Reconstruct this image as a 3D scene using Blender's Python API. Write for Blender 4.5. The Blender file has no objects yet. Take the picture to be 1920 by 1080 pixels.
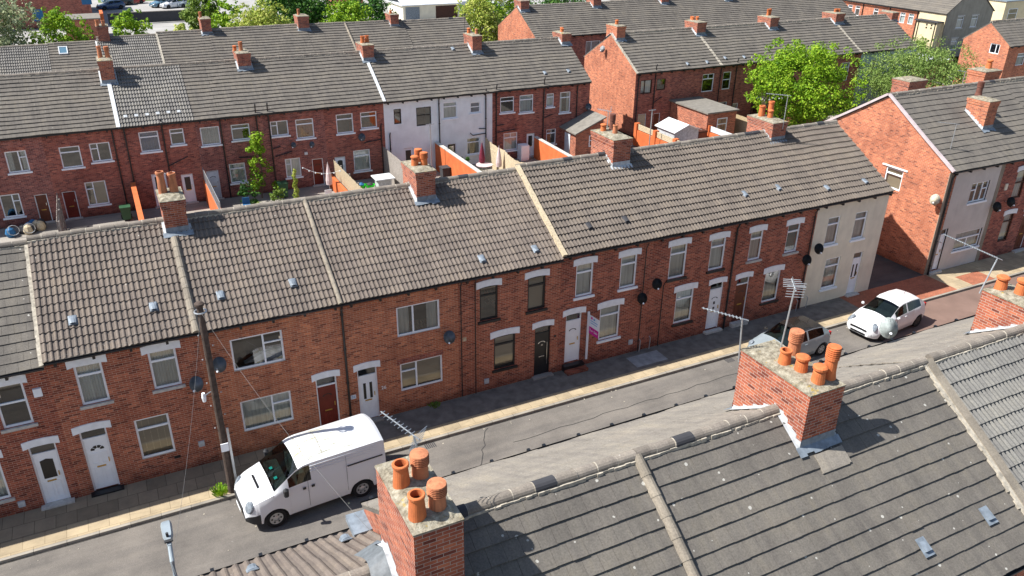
import bpy, math, random
import numpy as np
from mathutils import Vector, Matrix
R = math.radians
rnd = random.Random(7)
scene = bpy.context.scene

# ------------------------------------------------------------------ camera
cd = bpy.data.cameras.new('camera'); cam = bpy.data.objects.new('camera', cd)
scene.collection.objects.link(cam); scene.camera = cam
F_PX, PITCH, YAW, ROLL = 1506.98, 0.4554, 0.4711, 0.0140
cd.sensor_width = 36; cd.lens = 36*F_PX/1920; cd.clip_start = .1; cd.clip_end = 2000
fw = Vector((math.sin(YAW)*math.cos(PITCH), math.cos(YAW)*math.cos(PITCH), -math.sin(PITCH)))
rt = Vector((math.cos(YAW), -math.sin(YAW), 0)); up = rt.cross(fw)
r2 = rt*math.cos(ROLL)+up*math.sin(ROLL); u2 = up*math.cos(ROLL)-rt*math.sin(ROLL)
M = Matrix((r2, u2, -fw)).transposed().to_4x4(); M.translation = (0, -24.73, 17.944)
cam.matrix_world = M

# ------------------------------------------------------------------ light
SUN_DIR = Vector((.605, -.185, -.775)).normalized()      # the way the light travels
elev = math.asin(-SUN_DIR.z); azim = math.atan2(-SUN_DIR.x, -SUN_DIR.y)
world = bpy.data.worlds.new('World'); scene.world = world; world.use_nodes = True
nt = world.node_tree; bg = nt.nodes['Background']
sky = nt.nodes.new('ShaderNodeTexSky'); sky.sky_type = 'NISHITA'; sky.sun_disc = False
sky.sun_elevation = elev; sky.sun_rotation = azim
nt.links.new(sky.outputs[0], bg.inputs[0]); bg.inputs[1].default_value = .088
sd = bpy.data.lights.new('sun', 'SUN'); sun = bpy.data.objects.new('sun', sd); scene.collection.objects.link(sun)
sd.energy = 4.8; sd.angle = R(.5); sd.color = (1, .965, .915)
sun.rotation_euler = SUN_DIR.to_track_quat('-Z', 'Y').to_euler()
scene.view_settings.view_transform = 'Standard'; scene.view_settings.look = 'None'
scene.view_settings.exposure = .8; scene.view_settings.gamma = 1
scene.cycles.max_bounces = 6; scene.cycles.transparent_max_bounces = 12

# ------------------------------------------------------------------ materials
class NT:
    def __init__(s, name, rough=.8, spec=.3):
        s.m = bpy.data.materials.new(name); s.m.use_nodes = True
        s.t = s.m.node_tree; s.b = s.t.nodes['Principled BSDF']; s.out = s.t.nodes['Material Output']
        s.b.inputs['Roughness'].default_value = rough; s.b.inputs['Specular IOR Level'].default_value = spec
        s.co = s.t.nodes.new('ShaderNodeTexCoord').outputs['Object']
    def n(s, typ, **k):
        x = s.t.nodes.new(typ)
        for a, b in k.items(): setattr(x, a, b)
        return x
    def l(s, a, b): s.t.links.new(a, b)
    def math(s, op, a, b=None, clamp=False):
        x = s.n('ShaderNodeMath', operation=op, use_clamp=clamp)
        for i, v in enumerate((a, b)):
            if v is None: continue
            if isinstance(v, (int, float)): x.inputs[i].default_value = v
            else: s.l(v, x.inputs[i])
        return x.outputs[0]
    def noise(s, scale, detail=3, vec=None, rough=.55):
        x = s.n('ShaderNodeTexNoise'); x.inputs['Scale'].default_value = scale
        x.inputs['Detail'].default_value = detail; x.inputs['Roughness'].default_value = rough
        s.l(vec or s.co, x.inputs['Vector']); return x.outputs['Fac']
    def ramp(s, fac, stops):
        x = s.n('ShaderNodeValToRGB'); e = x.color_ramp.elements
        while len(e) < len(stops): e.new(.5)
        for i, (p, c) in enumerate(stops):
            e[i].position = p; e[i].color = (*c, 1) if len(c) == 3 else c
        s.l(fac, x.inputs[0]); return x.outputs[0]
    def mix(s, fac, a, b, mode='MIX'):
        x = s.n('ShaderNodeMix', data_type='RGBA', blend_type=mode)
        for i, v in ((0, fac), (6, a), (7, b)):
            if isinstance(v, (int, float)): x.inputs[i].default_value = v
            elif isinstance(v, tuple): x.inputs[i].default_value = (*v, 1)
            else: s.l(v, x.inputs[i])
        return x.outputs[2]
    def xyz(s):
        x = s.n('ShaderNodeSeparateXYZ'); s.l(s.co, x.inputs[0]); return x.outputs
    def comb(s, a, b, c=0):
        x = s.n('ShaderNodeCombineXYZ')
        for i, v in enumerate((a, b, c)):
            if isinstance(v, (int, float)): x.inputs[i].default_value = v
            else: s.l(v, x.inputs[i])
        return x.outputs[0]
    def base(s, c):
        if isinstance(c, tuple): s.b.inputs['Base Color'].default_value = (*c, 1)
        else: s.l(c, s.b.inputs['Base Color'])
    def bump(s, h, strength=.3, dist=.02):
        x = s.n('ShaderNodeBump'); x.inputs['Strength'].default_value = strength; x.inputs['Distance'].default_value = dist
        s.l(h, x.inputs['Height']); s.l(x.outputs[0], s.b.inputs['Normal'])

def plain(name, col, rough=.6, spec=.3, metal=0, var=.12, scale=3.):
    t = NT(name, rough, spec); t.b.inputs['Metallic'].default_value = metal
    f = t.noise(scale, 4)
    t.base(t.ramp(f, [(.3, tuple(c*(1-var) for c in col)), (.7, tuple(min(1, c*(1+var)) for c in col))]))
    return t.m

def brick(name, c1, c2, mortar, dark=.35, soot=.25):
    t = NT(name, .88, .2); x, y, z = t.xyz()
    v = t.comb(t.math('ADD', x, y), z)
    b = t.n('ShaderNodeTexBrick'); b.offset = .5
    b.inputs['Scale'].default_value = 1; b.inputs['Brick Width'].default_value = .225
    b.inputs['Row Height'].default_value = .075; b.inputs['Mortar Size'].default_value = .006
    b.inputs['Mortar Smooth'].default_value = .2; b.inputs['Bias'].default_value = -.1
    b.inputs['Color1'].default_value = (*c1, 1); b.inputs['Color2'].default_value = (*c2, 1); b.inputs['Mortar'].default_value = (*mortar, 1)
    t.l(v, b.inputs['Vector'])
    # single bricks burnt darker
    row = t.math('FLOOR', t.math('DIVIDE', z, .075)); par = t.math('SUBTRACT', 1., t.math('FLOORED_MODULO', row, 2.))
    cell = t.comb(t.math('FLOOR', t.math('ADD', t.math('DIVIDE', t.math('ADD', x, y), .225), t.math('MULTIPLY', par, .5))), row)
    w = t.n('ShaderNodeTexWhiteNoise', noise_dimensions='2D'); t.l(cell, w.inputs['Vector'])
    burnt = t.ramp(w.outputs['Value'], [(.0, (.5, .47, .55)), (dark*.5, (.7, .68, .74)), (dark, (.95, .95, .95)), (.8, (1.08, 1.08, 1.05)), (1., (1.35, 1.45, 1.35))])
    c = t.mix(1., b.outputs['Color'], burnt, 'MULTIPLY')
    c = t.mix(b.outputs['Fac'], c, mortar)
    big = t.noise(.55, 5, rough=.65)
    c = t.mix(1., c, t.ramp(big, [(.3, (1-soot, 1-soot*1.15, 1-soot*1.1)), (.5, (1, 1, 1)), (.75, (1.12, 1.08, 1.05))]), 'MULTIPLY')
    st = t.noise(1., 4, vec=t.comb(t.math('MULTIPLY', t.math('ADD', x, y), 3.), t.math('MULTIPLY', z, .5)))
    c = t.mix(1., c, t.ramp(st, [(.3, (.8, .78, .8)), (.52, (1, 1, 1))]), 'MULTIPLY')
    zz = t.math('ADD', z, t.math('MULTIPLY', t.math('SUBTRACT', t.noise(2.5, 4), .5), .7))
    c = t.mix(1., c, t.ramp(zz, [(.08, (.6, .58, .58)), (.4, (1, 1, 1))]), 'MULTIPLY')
    t.base(c); t.bump(b.outputs['Fac'], -.35, .006)
    return t.m

def tiles(name, col, tw=.33, th=.165, var=.16, spots=.5, moss=.25, joint=0):
    t = NT(name, .9, .15); x, y, z = t.xyz()
    cell = t.comb(t.math('FLOOR', t.math('DIVIDE', x, tw)), t.math('FLOOR', t.math('DIVIDE', z, th)))
    w = t.n('ShaderNodeTexWhiteNoise', noise_dimensions='2D'); t.l(cell, w.inputs['Vector'])
    lo = tuple(a*(1-var) for a in col); hi = tuple(a*(1+var) for a in col)
    c = t.mix(w.outputs['Value'], lo, hi)
    n1 = t.noise(.7, 6, rough=.7)
    c = t.mix(1., c, t.ramp(n1, [(.3, (.82, .82, .83)), (.52, (1, 1, 1)), (.72, (1.14, 1.12, 1.07))]), 'MULTIPLY')
    n2 = t.noise(28, 3)
    c = t.mix(1., c, t.ramp(n2, [(.3, (.8, .8, .8)), (.7, (1.15, 1.15, 1.15))]), 'MULTIPLY')
    st = t.noise(1., 4, vec=t.comb(t.math('MULTIPLY', x, 5.), t.math('MULTIPLY', z, .7), t.math('MULTIPLY', y, .4)))
    c = t.mix(1., c, t.ramp(st, [(.32, (.84, .84, .86)), (.55, (1, 1, 1)), (.8, (1.1, 1.08, 1.02))]), 'MULTIPLY')
    vo = t.n('ShaderNodeTexVoronoi'); vo.inputs['Scale'].default_value = 4.5; t.l(t.co, vo.inputs['Vector'])
    sel = t.n('ShaderNodeSeparateColor'); t.l(vo.outputs['Color'], sel.inputs[0])
    rad = t.math('MULTIPLY', t.math('SUBTRACT', sel.outputs[0], 1-spots*.45), .3)
    warp = t.math('ADD', vo.outputs['Distance'], t.math('MULTIPLY', t.math('SUBTRACT', t.noise(22, 2), .5), .12))
    m = t.math('LESS_THAN', warp, rad)
    c = t.mix(t.math('MULTIPLY', m, .75), c, (.5, .49, .44))
    n3 = t.noise(2.2, 5, rough=.75)
    c = t.mix(t.ramp(n3, [(.66, (0, 0, 0)), (.76, (moss, moss, moss))]), c, (.33, .32, .25))
    t.base(c); t.bump(n2, .25, .01)
    return t.m

def leaf(name, c1, c2, c3, trans=.28):
    t = NT(name, .6, .25); 
    g = t.n('ShaderNodeNewGeometry')
    f = t.math('ADD', t.math('MULTIPLY', t.noise(.9, 3), .75), t.math('MULTIPLY', g.outputs['Random Per Island'], .4))
    c = t.ramp(f, [(.32, c1), (.55, c2), (.85, c3)])
    t.base(c)
    tr = t.n('ShaderNodeBsdfTranslucent'); t.l(c, tr.inputs[0])
    mx = t.n('ShaderNodeMixShader'); mx.inputs[0].default_value = trans
    t.l(t.b.outputs[0], mx.inputs[1]); t.l(tr.outputs[0], mx.inputs[2]); t.l(mx.outputs[0], t.out.inputs[0])
    return t.m

def glass(name, tint=(.8, .85, .85), refl=.1):
    t = NT(name)
    tr = t.n('ShaderNodeBsdfTransparent'); tr.inputs[0].default_value = (*tint, 1)
    gl = t.n('ShaderNodeBsdfGlossy'); gl.inputs['Roughness'].default_value = .03
    fr = t.n('ShaderNodeFresnel'); fr.inputs[0].default_value = 1.5
    fac = t.math('ADD', fr.outputs[0], refl, True)
    mx = t.n('ShaderNodeMixShader'); t.l(fac, mx.inputs[0]); t.l(tr.outputs[0], mx.inputs[1]); t.l(gl.outputs[0], mx.inputs[2])
    t.l(mx.outputs[0], t.out.inputs[0]); return t.m

def asphalt(name, col, patch=True):
    t = NT(name, .92, .2); x, y, z = t.xyz()
    c = t.ramp(t.noise(60, 3), [(.3, tuple(a*.78 for a in col)), (.7, tuple(a*1.22 for a in col))])
    c = t.mix(1., c, t.ramp(t.noise(.35, 6, rough=.7), [(.3, (.68, .68, .69)), (.55, (1.04, 1.03, 1.02)), (.75, (1.25, 1.23, 1.19))]), 'MULTIPLY')
    st = t.noise(1., 5, vec=t.comb(t.math('MULTIPLY', x, .25), t.math('MULTIPLY', y, 2.4)))
    c = t.mix(1., c, t.ramp(st, [(.3, (.84, .84, .85)), (.6, (1.06, 1.05, 1.03))]), 'MULTIPLY')
    vo = t.n('ShaderNodeTexVoronoi'); vo.inputs['Scale'].default_value = 1.1; t.l(t.co, vo.inputs['Vector'])
    sp = t.math('LESS_THAN', t.math('ADD', vo.outputs['Distance'], t.math('MULTIPLY', t.noise(9, 2), .08)), .075)
    c = t.mix(t.math('MULTIPLY', sp, .35), c, (.3, .29, .27))
    t.base(c); t.bump(t.noise(80, 2), .3, .006); return t.m

def slabs(name, col, w, h, mortar, var=.12):
    t = NT(name, .9, .2); x, y, z = t.xyz()
    b = t.n('ShaderNodeTexBrick'); b.offset = .5; b.inputs['Scale'].default_value = 1
    b.inputs['Brick Width'].default_value = w; b.inputs['Row Height'].default_value = h; b.inputs['Mortar Size'].default_value = .008
    b.inputs['Color1'].default_value = (*[a*(1-var) for a in col], 1); b.inputs['Color2'].default_value = (*[a*(1+var) for a in col], 1)
    b.inputs['Mortar'].default_value = (*mortar, 1); t.l(t.comb(x, y), b.inputs['Vector'])
    c = t.mix(1., b.outputs['Color'], t.ramp(t.noise(1.3, 6, rough=.7), [(.3, (.76, .76, .76)), (.65, (1.1, 1.09, 1.06))]), 'MULTIPLY')
    t.base(c); t.bump(b.outputs['Fac'], -.3, .006); return t.m

def render_mat(name, col, dirt=.25, pebble=0):
    t = NT(name, .9, .2); x, y, z = t.xyz()
    st = t.noise(1., 5, vec=t.comb(t.math('MULTIPLY', x, 2.5), t.math('MULTIPLY', y, 2.5), t.math('MULTIPLY', z, .45)))
    c = t.ramp(st, [(.28, tuple(a*(1-dirt) for a in col)), (.55, col)])
    c = t.mix(1., c, t.ramp(t.noise(1.1, 5), [(.3, (.88, .88, .87)), (.6, (1.03, 1.03, 1.02))]), 'MULTIPLY')
    if pebble: c = t.mix(1., c, t.ramp(t.noise(40, 3), [(.3, (1-pebble,)*3), (.7, (1+pebble,)*3)]), 'MULTIPLY')
    t.base(c); t.bump(t.noise(50, 3), .25, .01); return t.m

def curtain_mat(name, col, folds=0):
    t = NT(name, .9, .1); x, y, z = t.xyz()
    c = col
    if folds:
        wv = t.noise(1., 3, vec=t.comb(t.math('MULTIPLY', t.math('ADD', x, y), folds), t.math('MULTIPLY', z, .4)))
        c = t.ramp(wv, [(.3, tuple(a*.72 for a in col)), (.6, col)])
    t.base(c); return t.m

MT = {}
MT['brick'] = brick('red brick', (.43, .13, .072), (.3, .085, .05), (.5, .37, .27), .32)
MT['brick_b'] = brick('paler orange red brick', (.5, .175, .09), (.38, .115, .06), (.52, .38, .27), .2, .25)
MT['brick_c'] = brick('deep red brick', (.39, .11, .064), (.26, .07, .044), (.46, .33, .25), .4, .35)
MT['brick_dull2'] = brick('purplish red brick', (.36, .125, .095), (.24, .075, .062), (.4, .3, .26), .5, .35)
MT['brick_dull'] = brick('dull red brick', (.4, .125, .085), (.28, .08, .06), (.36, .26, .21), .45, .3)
MT['brick_sunlit'] = brick('sunlit orange brick', (.5, .165, .085), (.4, .12, .062), (.46, .34, .25), .18, .22)  # orange tone stands in for sunlight on brick, used on sun-facing gables
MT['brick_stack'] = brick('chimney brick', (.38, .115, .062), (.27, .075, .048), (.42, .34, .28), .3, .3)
MT['brick_painted'] = plain('orange painted brick', (.56, .14, .045), .8, var=.15, scale=2.)
MT['pan'] = tiles('brown pantile', (.178, .148, .124), .165, .17, .08, .7, .5)
MT['pan_dark'] = tiles('darker brown pantile', (.162, .137, .114), .33, .17, .06, .5, .4)
MT['sandy'] = tiles('sandy weathered tile', (.25, .225, .19), 9, .17, .05, .7, .5)
MT['pan_grey'] = tiles('grey pantile', (.2, .19, .173), .165, .17, .1, .4, .3)
MT['flat_brown'] = tiles('brown flat tile', (.155, .138, .118), .33, .17, .1, .5, .25)
MT['flat_grey'] = tiles('grey flat tile', (.152, .138, .119), .335, .19, .05, 1.4, .08)
MT['flat_lichen'] = tiles('weathered tile', (.163, .147, .126), .33, .17, .04, .8, .3)
MT['ridge'] = tiles('weathered ridge tile', (.24, .21, .175), .45, 2., .2, 1., .8)
MT['ridge_dark'] = plain('dark ridge tile', (.05, .05, .055), .8)
MT['verge'] = tiles('verge tile', (.27, .235, .185), 9., .2, .12, .9, .6)
MT['mortar'] = plain('mortar', (.4, .36, .29), .95, var=.35, scale=9)
def flaunching():
    t = NT('chimney flaunching', .95, .1)
    c = t.ramp(t.noise(7, 6, rough=.75), [(.3, (.1, .085, .06)), (.45, (.22, .195, .145)), (.58, (.33, .3, .23)), (.7, (.42, .4, .33))])
    c = t.mix(t.ramp(t.noise(3.1, 4, rough=.7), [(.6, (0, 0, 0)), (.68, (.8, .8, .8))]), c, (.42, .28, .03))
    c = t.mix(t.ramp(t.noise(4.3, 5, rough=.8), [(.62, (0, 0, 0)), (.7, (.6, .6, .6))]), c, (.13, .15, .05))
    t.base(c); t.bump(t.noise(25, 4), .7, .03); return t.m
MT['flaunch'] = flaunching()
def clay(name, col, soot):
    t = NT(name, .8, .2); x, y, z = t.xyz()
    c = t.ramp(t.noise(5, 5), [(.3, tuple(a*.8 for a in col)), (.7, tuple(min(1, a*1.15) for a in col))])
    c = t.mix(t.ramp(t.noise(1., 5, vec=t.comb(t.math('MULTIPLY', x, 9.), t.math('MULTIPLY', y, 9.), t.math('MULTIPLY', z, 1.2)), rough=.7), [(.48, (0, 0, 0)), (.7, (soot, soot, soot))]), c, (.1, .055, .035))
    c = t.mix(t.ramp(t.noise(14, 4, rough=.8), [(.62, (0, 0, 0)), (.7, (.6, .6, .6))]), c, (.5, .36, .2))
    t.base(c); t.bump(t.noise(40, 3), .3, .008); return t.m
MT['lead'] = plain('lead', (.2, .235, .27), .55, .4, .1, var=.3, scale=6)
MT['lead_white'] = plain('weathered lead', (.46, .48, .49), .7, .3, var=.25, scale=8)
MT['pot'] = clay('terracotta', (.58, .17, .06), .35)
MT['pot_pale'] = clay('weathered terracotta', (.52, .2, .1), .6)
MT['pot_dark'] = plain('dark clay', (.17, .07, .05), .7, var=.25)
MT['black_hole'] = plain('soot', (.008, .007, .006), 1)  # flat near-black faces stand in for shade inside flues and vent openings
MT['upvc'] = plain('white upvc', (.87, .91, .94), .35, .4, var=.04)
MT['paint_white'] = plain('white masonry paint', (.86, .89, .91), .7, var=.07, scale=5)
MT['stone_sill'] = plain('painted sill', (.5, .48, .44), .8, var=.2, scale=8)
MT['black'] = plain('black paint', (.013, .014, .016), .35, .5)
MT['brown_frame'] = plain('brown frame', (.06, .022, .014), .5)
MT['door_red'] = plain('mahogany door', (.16, .022, .014), .4, .4, var=.2)
MT['door_brown'] = plain('brown door', (.14, .04, .02), .5, .4, var=.25)
MT['door_blue'] = plain('pale blue door', (.62, .68, .72), .45)
MT['brass'] = plain('brass', (.55, .36, .1), .35, .5, .8)
MT['chrome'] = plain('chrome', (.6, .6, .6), .2, .5, .9)
MT['galv'] = plain('galvanised steel', (.45, .47, .48), .45, .5, .6)
MT['glass'] = glass('window glass')
MT['car_glass'] = glass('car glass', (.4, .5, .46), .02)
MT['net'] = curtain_mat('net curtain', (.85, .88, .86), 16)
MT['net_pale'] = curtain_mat('pale curtain', (.74, .75, .71), 9)
MT['blind'] = curtain_mat('tan blind', (.4, .33, .23))
MT['teal'] = curtain_mat('teal curtain', (.02, .22, .26), 8)
MT['orange_cur'] = curtain_mat('orange curtain', (.55, .26, .14), 8)
MT['blue_cur'] = curtain_mat('blue curtain', (.16, .22, .42), 10)
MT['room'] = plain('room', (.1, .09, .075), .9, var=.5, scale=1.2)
MT['cream'] = render_mat('cream render', (.78, .72, .58), .1)
MT['beige'] = render_mat('grey beige render', (.6, .56, .52), .08)
MT['white_render'] = render_mat('white render', (.88, .93, .95), .05)
MT['pebble'] = render_mat('pebble dash', (.36, .33, .27), .2, .2)
MT['quoin'] = render_mat('stone quoin', (.33, .29, .23), .35, .3)
MT['cream_yellow'] = render_mat('yellow cream render', (.74, .62, .4), .1)
MT['asphalt'] = asphalt('asphalt', (.168, .155, .14))
MT['asphalt_dark'] = asphalt('dark tarmac', (.075, .072, .072))
MT['paving'] = slabs('paving slabs', (.39, .315, .21), .6, .62, (.24, .19, .12))
MT['pave_red'] = slabs('red block paving', (.36, .13, .075), .2, .1, (.2, .1, .07))
MT['kerb'] = slabs('kerb stone', (.3, .275, .235), .9, 5, (.1, .09, .08))
MT['concrete'] = asphalt('yard concrete', (.3, .28, .25))
MT['yard'] = asphalt('yard ground', (.17, .15, .125))
MT['grass'] = plain('grass', (.1, .17, .035), .95, var=.4, scale=5)
MT['wood_pale'] = plain('pale fence board', (.52, .43, .29), .85, var=.25, scale=12)
MT['wood_grey'] = plain('weathered board', (.3, .27, .24), .9, var=.3, scale=12)
MT['wood_pole'] = plain('creosoted pole', (.085, .062, .05), .85, var=.35, scale=8)
MT['bark'] = plain('bark', (.12, .09, .065), .95, var=.3, scale=10)
MT['felt'] = plain('roofing felt', (.2, .185, .16), .9, var=.2)
MT['white_sheet'] = plain('white roof sheet', (.64, .66, .67), .6, var=.08)
MT['reed'] = plain('reed screen', (.42, .33, .2), .95, var=.35, scale=20)
MT['tyre'] = plain('tyre rubber', (.015, .015, .016), .8)
MT['wheel'] = plain('wheel trim', (.45, .46, .47), .35, .5, .6)
MT['plastic_dark'] = plain('dark plastic', (.035, .036, .038), .6)
MT['interior'] = plain('car interior', (.05, .052, .055), .8, var=.4)
MT['red_lens'] = plain('red lens', (.4, .01, .01), .2, .5)
MT['lamp_lens'] = plain('headlamp lens', (.2, .23, .26), .12, .6, var=.4, scale=9)
MT['bin_green'] = plain('green plastic', (.03, .09, .045), .5)
MT['tub_green'] = plain('bright green plastic', (.03, .55, .03), .5)
MT['maroon'] = plain('maroon fabric', (.16, .02, .04), .8)
MT['pinkwhite'] = plain('faded fabric', (.6, .48, .47), .85, var=.2)
MT['yellow'] = plain('yellow plastic', (.75, .48, .03), .6)
MT['blue_tarp'] = plain('blue plastic', (.03, .14, .3), .6)
MT['magenta'] = plain('magenta board', (.55, .01, .25), .5, var=.02)
MT['board_white'] = plain('board white', (.74, .76, .8), .5, var=.02)
MT['board_blue'] = plain('board blue', (.15, .35, .6), .5, var=.02)
MT['sign_blue'] = plain('sign blue', (.01, .06, .35), .4, var=.05)
MT['cyan'] = plain('cyan label', (.02, .62, .62), .6)
MT['lamp_grey'] = plain('lamp grey', (.3, .35, .38), .5, .4, .3)
def paint(name, col, rough=.22):
    t = NT(name, rough, .5); t.b.inputs['Coat Weight'].default_value = .6; t.b.inputs['Coat Roughness'].default_value = .05
    d = t.noise(1.7, 5); t.base(t.ramp(d, [(.3, tuple(c*.9 for c in col)), (.6, col)])); return t.m
MT['car_white'] = paint('white car paint', (.68, .69, .7)); MT['car_silver'] = paint('pale silver blue paint', (.25, .29, .31))
MT['car_black'] = paint('black car paint', (.02, .018, .016)); MT['car_blue'] = paint('blue car paint', (.03, .07, .17))
MT['car_red'] = paint('red car paint', (.4, .02, .015)); MT['car_teal'] = paint('blue grey paint', (.1, .2, .27))
def van_roof_mat():
    t = NT('grimy white van roof', .35, .4); x, y, z = t.xyz()
    n = t.noise(1., 5, vec=t.comb(t.math('MULTIPLY', x, .8), t.math('MULTIPLY', y, 16.), 0))
    m = t.math('MULTIPLY', t.math('GREATER_THAN', z, 1.99), t.math('MULTIPLY', t.math('GREATER_THAN', x, -1.1), t.math('LESS_THAN', x, 1.3)))
    g = t.ramp(n, [(.5, (0, 0, 0)), (.58, (1, 1, 1))])
    g2 = t.ramp(t.noise(1.5, 4), [(.38, (0, 0, 0)), (.55, (1, 1, 1))])
    f = t.mix(1., t.mix(1., g, g2, 'MULTIPLY'), t.comb(m, m, m), 'MULTIPLY')
    t.base(t.mix(f, (.7, .72, .74), (.33, .32, .2))); t.b.inputs['Coat Weight'].default_value = .4
    return t.m
MT['van_paint'] = van_roof_mat()
MT['leaf_bright'] = leaf('bright green leaves', (.07, .17, .006), (.19, .35, .012), (.37, .5, .035))
MT['leaf_yellow'] = leaf('yellow green leaves', (.16, .25, .03), (.36, .44, .06), (.6, .58, .17))
MT['leaf_mid'] = leaf('mid green leaves', (.07, .13, .02), (.15, .24, .035), (.28, .36, .07))
MT['leaf_dark'] = leaf('dark green leaves', (.015, .06, .012), (.04, .13, .02), (.12, .25, .03))
MT['leaf_pale'] = leaf('pale silvery leaves', (.09, .13, .06), (.28, .34, .17), (.58, .58, .36))
MT['leaf_grey'] = leaf('feathery green leaves', (.09, .15, .035), (.18, .28, .055), (.33, .42, .12))

# ------------------------------------------------------------------ mesh helpers
col = scene.collection
LOC = {}
def root_loc(o):
    while o.parent: o = o.parent
    return LOC.get(o.name, Vector((0, 0, 0)))
def tag(o, label=None, cat=None, group=None, kind=None):
    if label: o['label'] = label
    if cat: o['category'] = cat
    if group: o['group'] = group
    if kind: o['kind'] = kind
    return o
def thing(name, label, cat, loc, group=None, rz=0):
    o = bpy.data.objects.new(name, None); col.objects.link(o); o.empty_display_size = .2
    o.location = loc; o.rotation_euler = (0, 0, rz); LOC[o.name] = Vector(loc)
    return tag(o, label, cat, group)
class FR:                                              # a wall's own frame: u along it, d outwards, z up
    def __init__(s, o, u, n): s.o, s.u, s.n = Vector(o), Vector(u), Vector(n)
    def __call__(s, u, d, z): return s.o+s.u*u+s.n*d+Vector((0, 0, z))
ID = lambda a, b, c: Vector((a, b, c))
class MB:
    def __init__(s): s.v = []; s.f = []
    def add(s, vs, fs):
        k = len(s.v); s.v += [tuple(v) for v in vs]; s.f += [tuple(i+k for i in f) for f in fs]; return s
    def box(s, a, b, F=ID):
        (x0, y0, z0), (x1, y1, z1) = a, b
        vs = [F(x, y, z) for z in (z0, z1) for y in (y0, y1) for x in (x0, x1)]
        return s.add(vs, [(0, 2, 3, 1), (4, 5, 7, 6), (0, 1, 5, 4), (2, 6, 7, 3), (0, 4, 6, 2), (1, 3, 7, 5)])
    def quad(s, *p): return s.add(p, [tuple(range(len(p)))])
    def prism(s, pts, d0, d1, F=ID):                   # pts (u,z), from d0 to d1
        n = len(pts); vs = [F(u, d, z) for d in (d0, d1) for u, z in pts]
        return s.add(vs, [tuple(range(n)), tuple(range(2*n-1, n-1, -1))]+[(i, i+n, (i+1) % n+n, (i+1) % n) for i in range(n)])
    def tube(s, path, r, n=8, cap=True, r1=None):
        P = [Vector(p) for p in path]; k = len(s.v); m = len(P)
        for i, p in enumerate(P):
            d = (P[min(i+1, m-1)]-P[max(i-1, 0)]).normalized()
            a = d.cross(Vector((0, 0, 1)) if abs(d.z) < .9 else Vector((1, 0, 0))).normalized(); b = d.cross(a)
            rr = r if r1 is None else r+(r1-r)*i/(m-1)
            for j in range(n):
                t = 2*math.pi*j/n; s.v.append(tuple(p+(a*math.cos(t)+b*math.sin(t))*rr))
        for i in range(m-1):
            for j in range(n): s.f.append((k+i*n+j, k+i*n+(j+1) % n, k+(i+1)*n+(j+1) % n, k+(i+1)*n+j))
        if cap: s.f.append(tuple(k+j for j in range(n))[::-1]); s.f.append(tuple(k+(m-1)*n+j for j in range(n)))
        return s
    def lathe(s, c, prof, n=16, T=None):
        k = len(s.v); c = Vector(c)
        for r, z in prof:
            for j in range(n):
                t = 2*math.pi*j/n; p = Vector((r*math.cos(t), r*math.sin(t), z)); p = T @ p if T else p
                s.v.append(tuple(c+p))
        for i in range(len(prof)-1):
            for j in range(n): s.f.append((k+i*n+j, k+i*n+(j+1) % n, k+(i+1)*n+(j+1) % n, k+(i+1)*n+j))
        s.f.append(tuple(k+j for j in range(n))[::-1]); s.f.append(tuple(k+(len(prof)-1)*n+j for j in range(n)))
        return s
    def build(s, name, mat, parent=None, smooth=False, local=False, loc=None):
        me = bpy.data.meshes.new(name)
        off = Vector((0, 0, 0)) if local else (root_loc(parent) if parent else Vector(loc or (0, 0, 0)))
        me.from_pydata([(v[0]-off.x, v[1]-off.y, v[2]-off.z) for v in s.v], [], s.f)
        me.materials.append(MT[mat] if isinstance(mat, str) else mat)
        if smooth: me.polygons.foreach_set('use_smooth', [True]*len(me.polygons))
        o = bpy.data.objects.new(name, me); col.objects.link(o)
        if parent: o.parent = parent
        elif loc is not None: o.location = off
        return o

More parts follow.
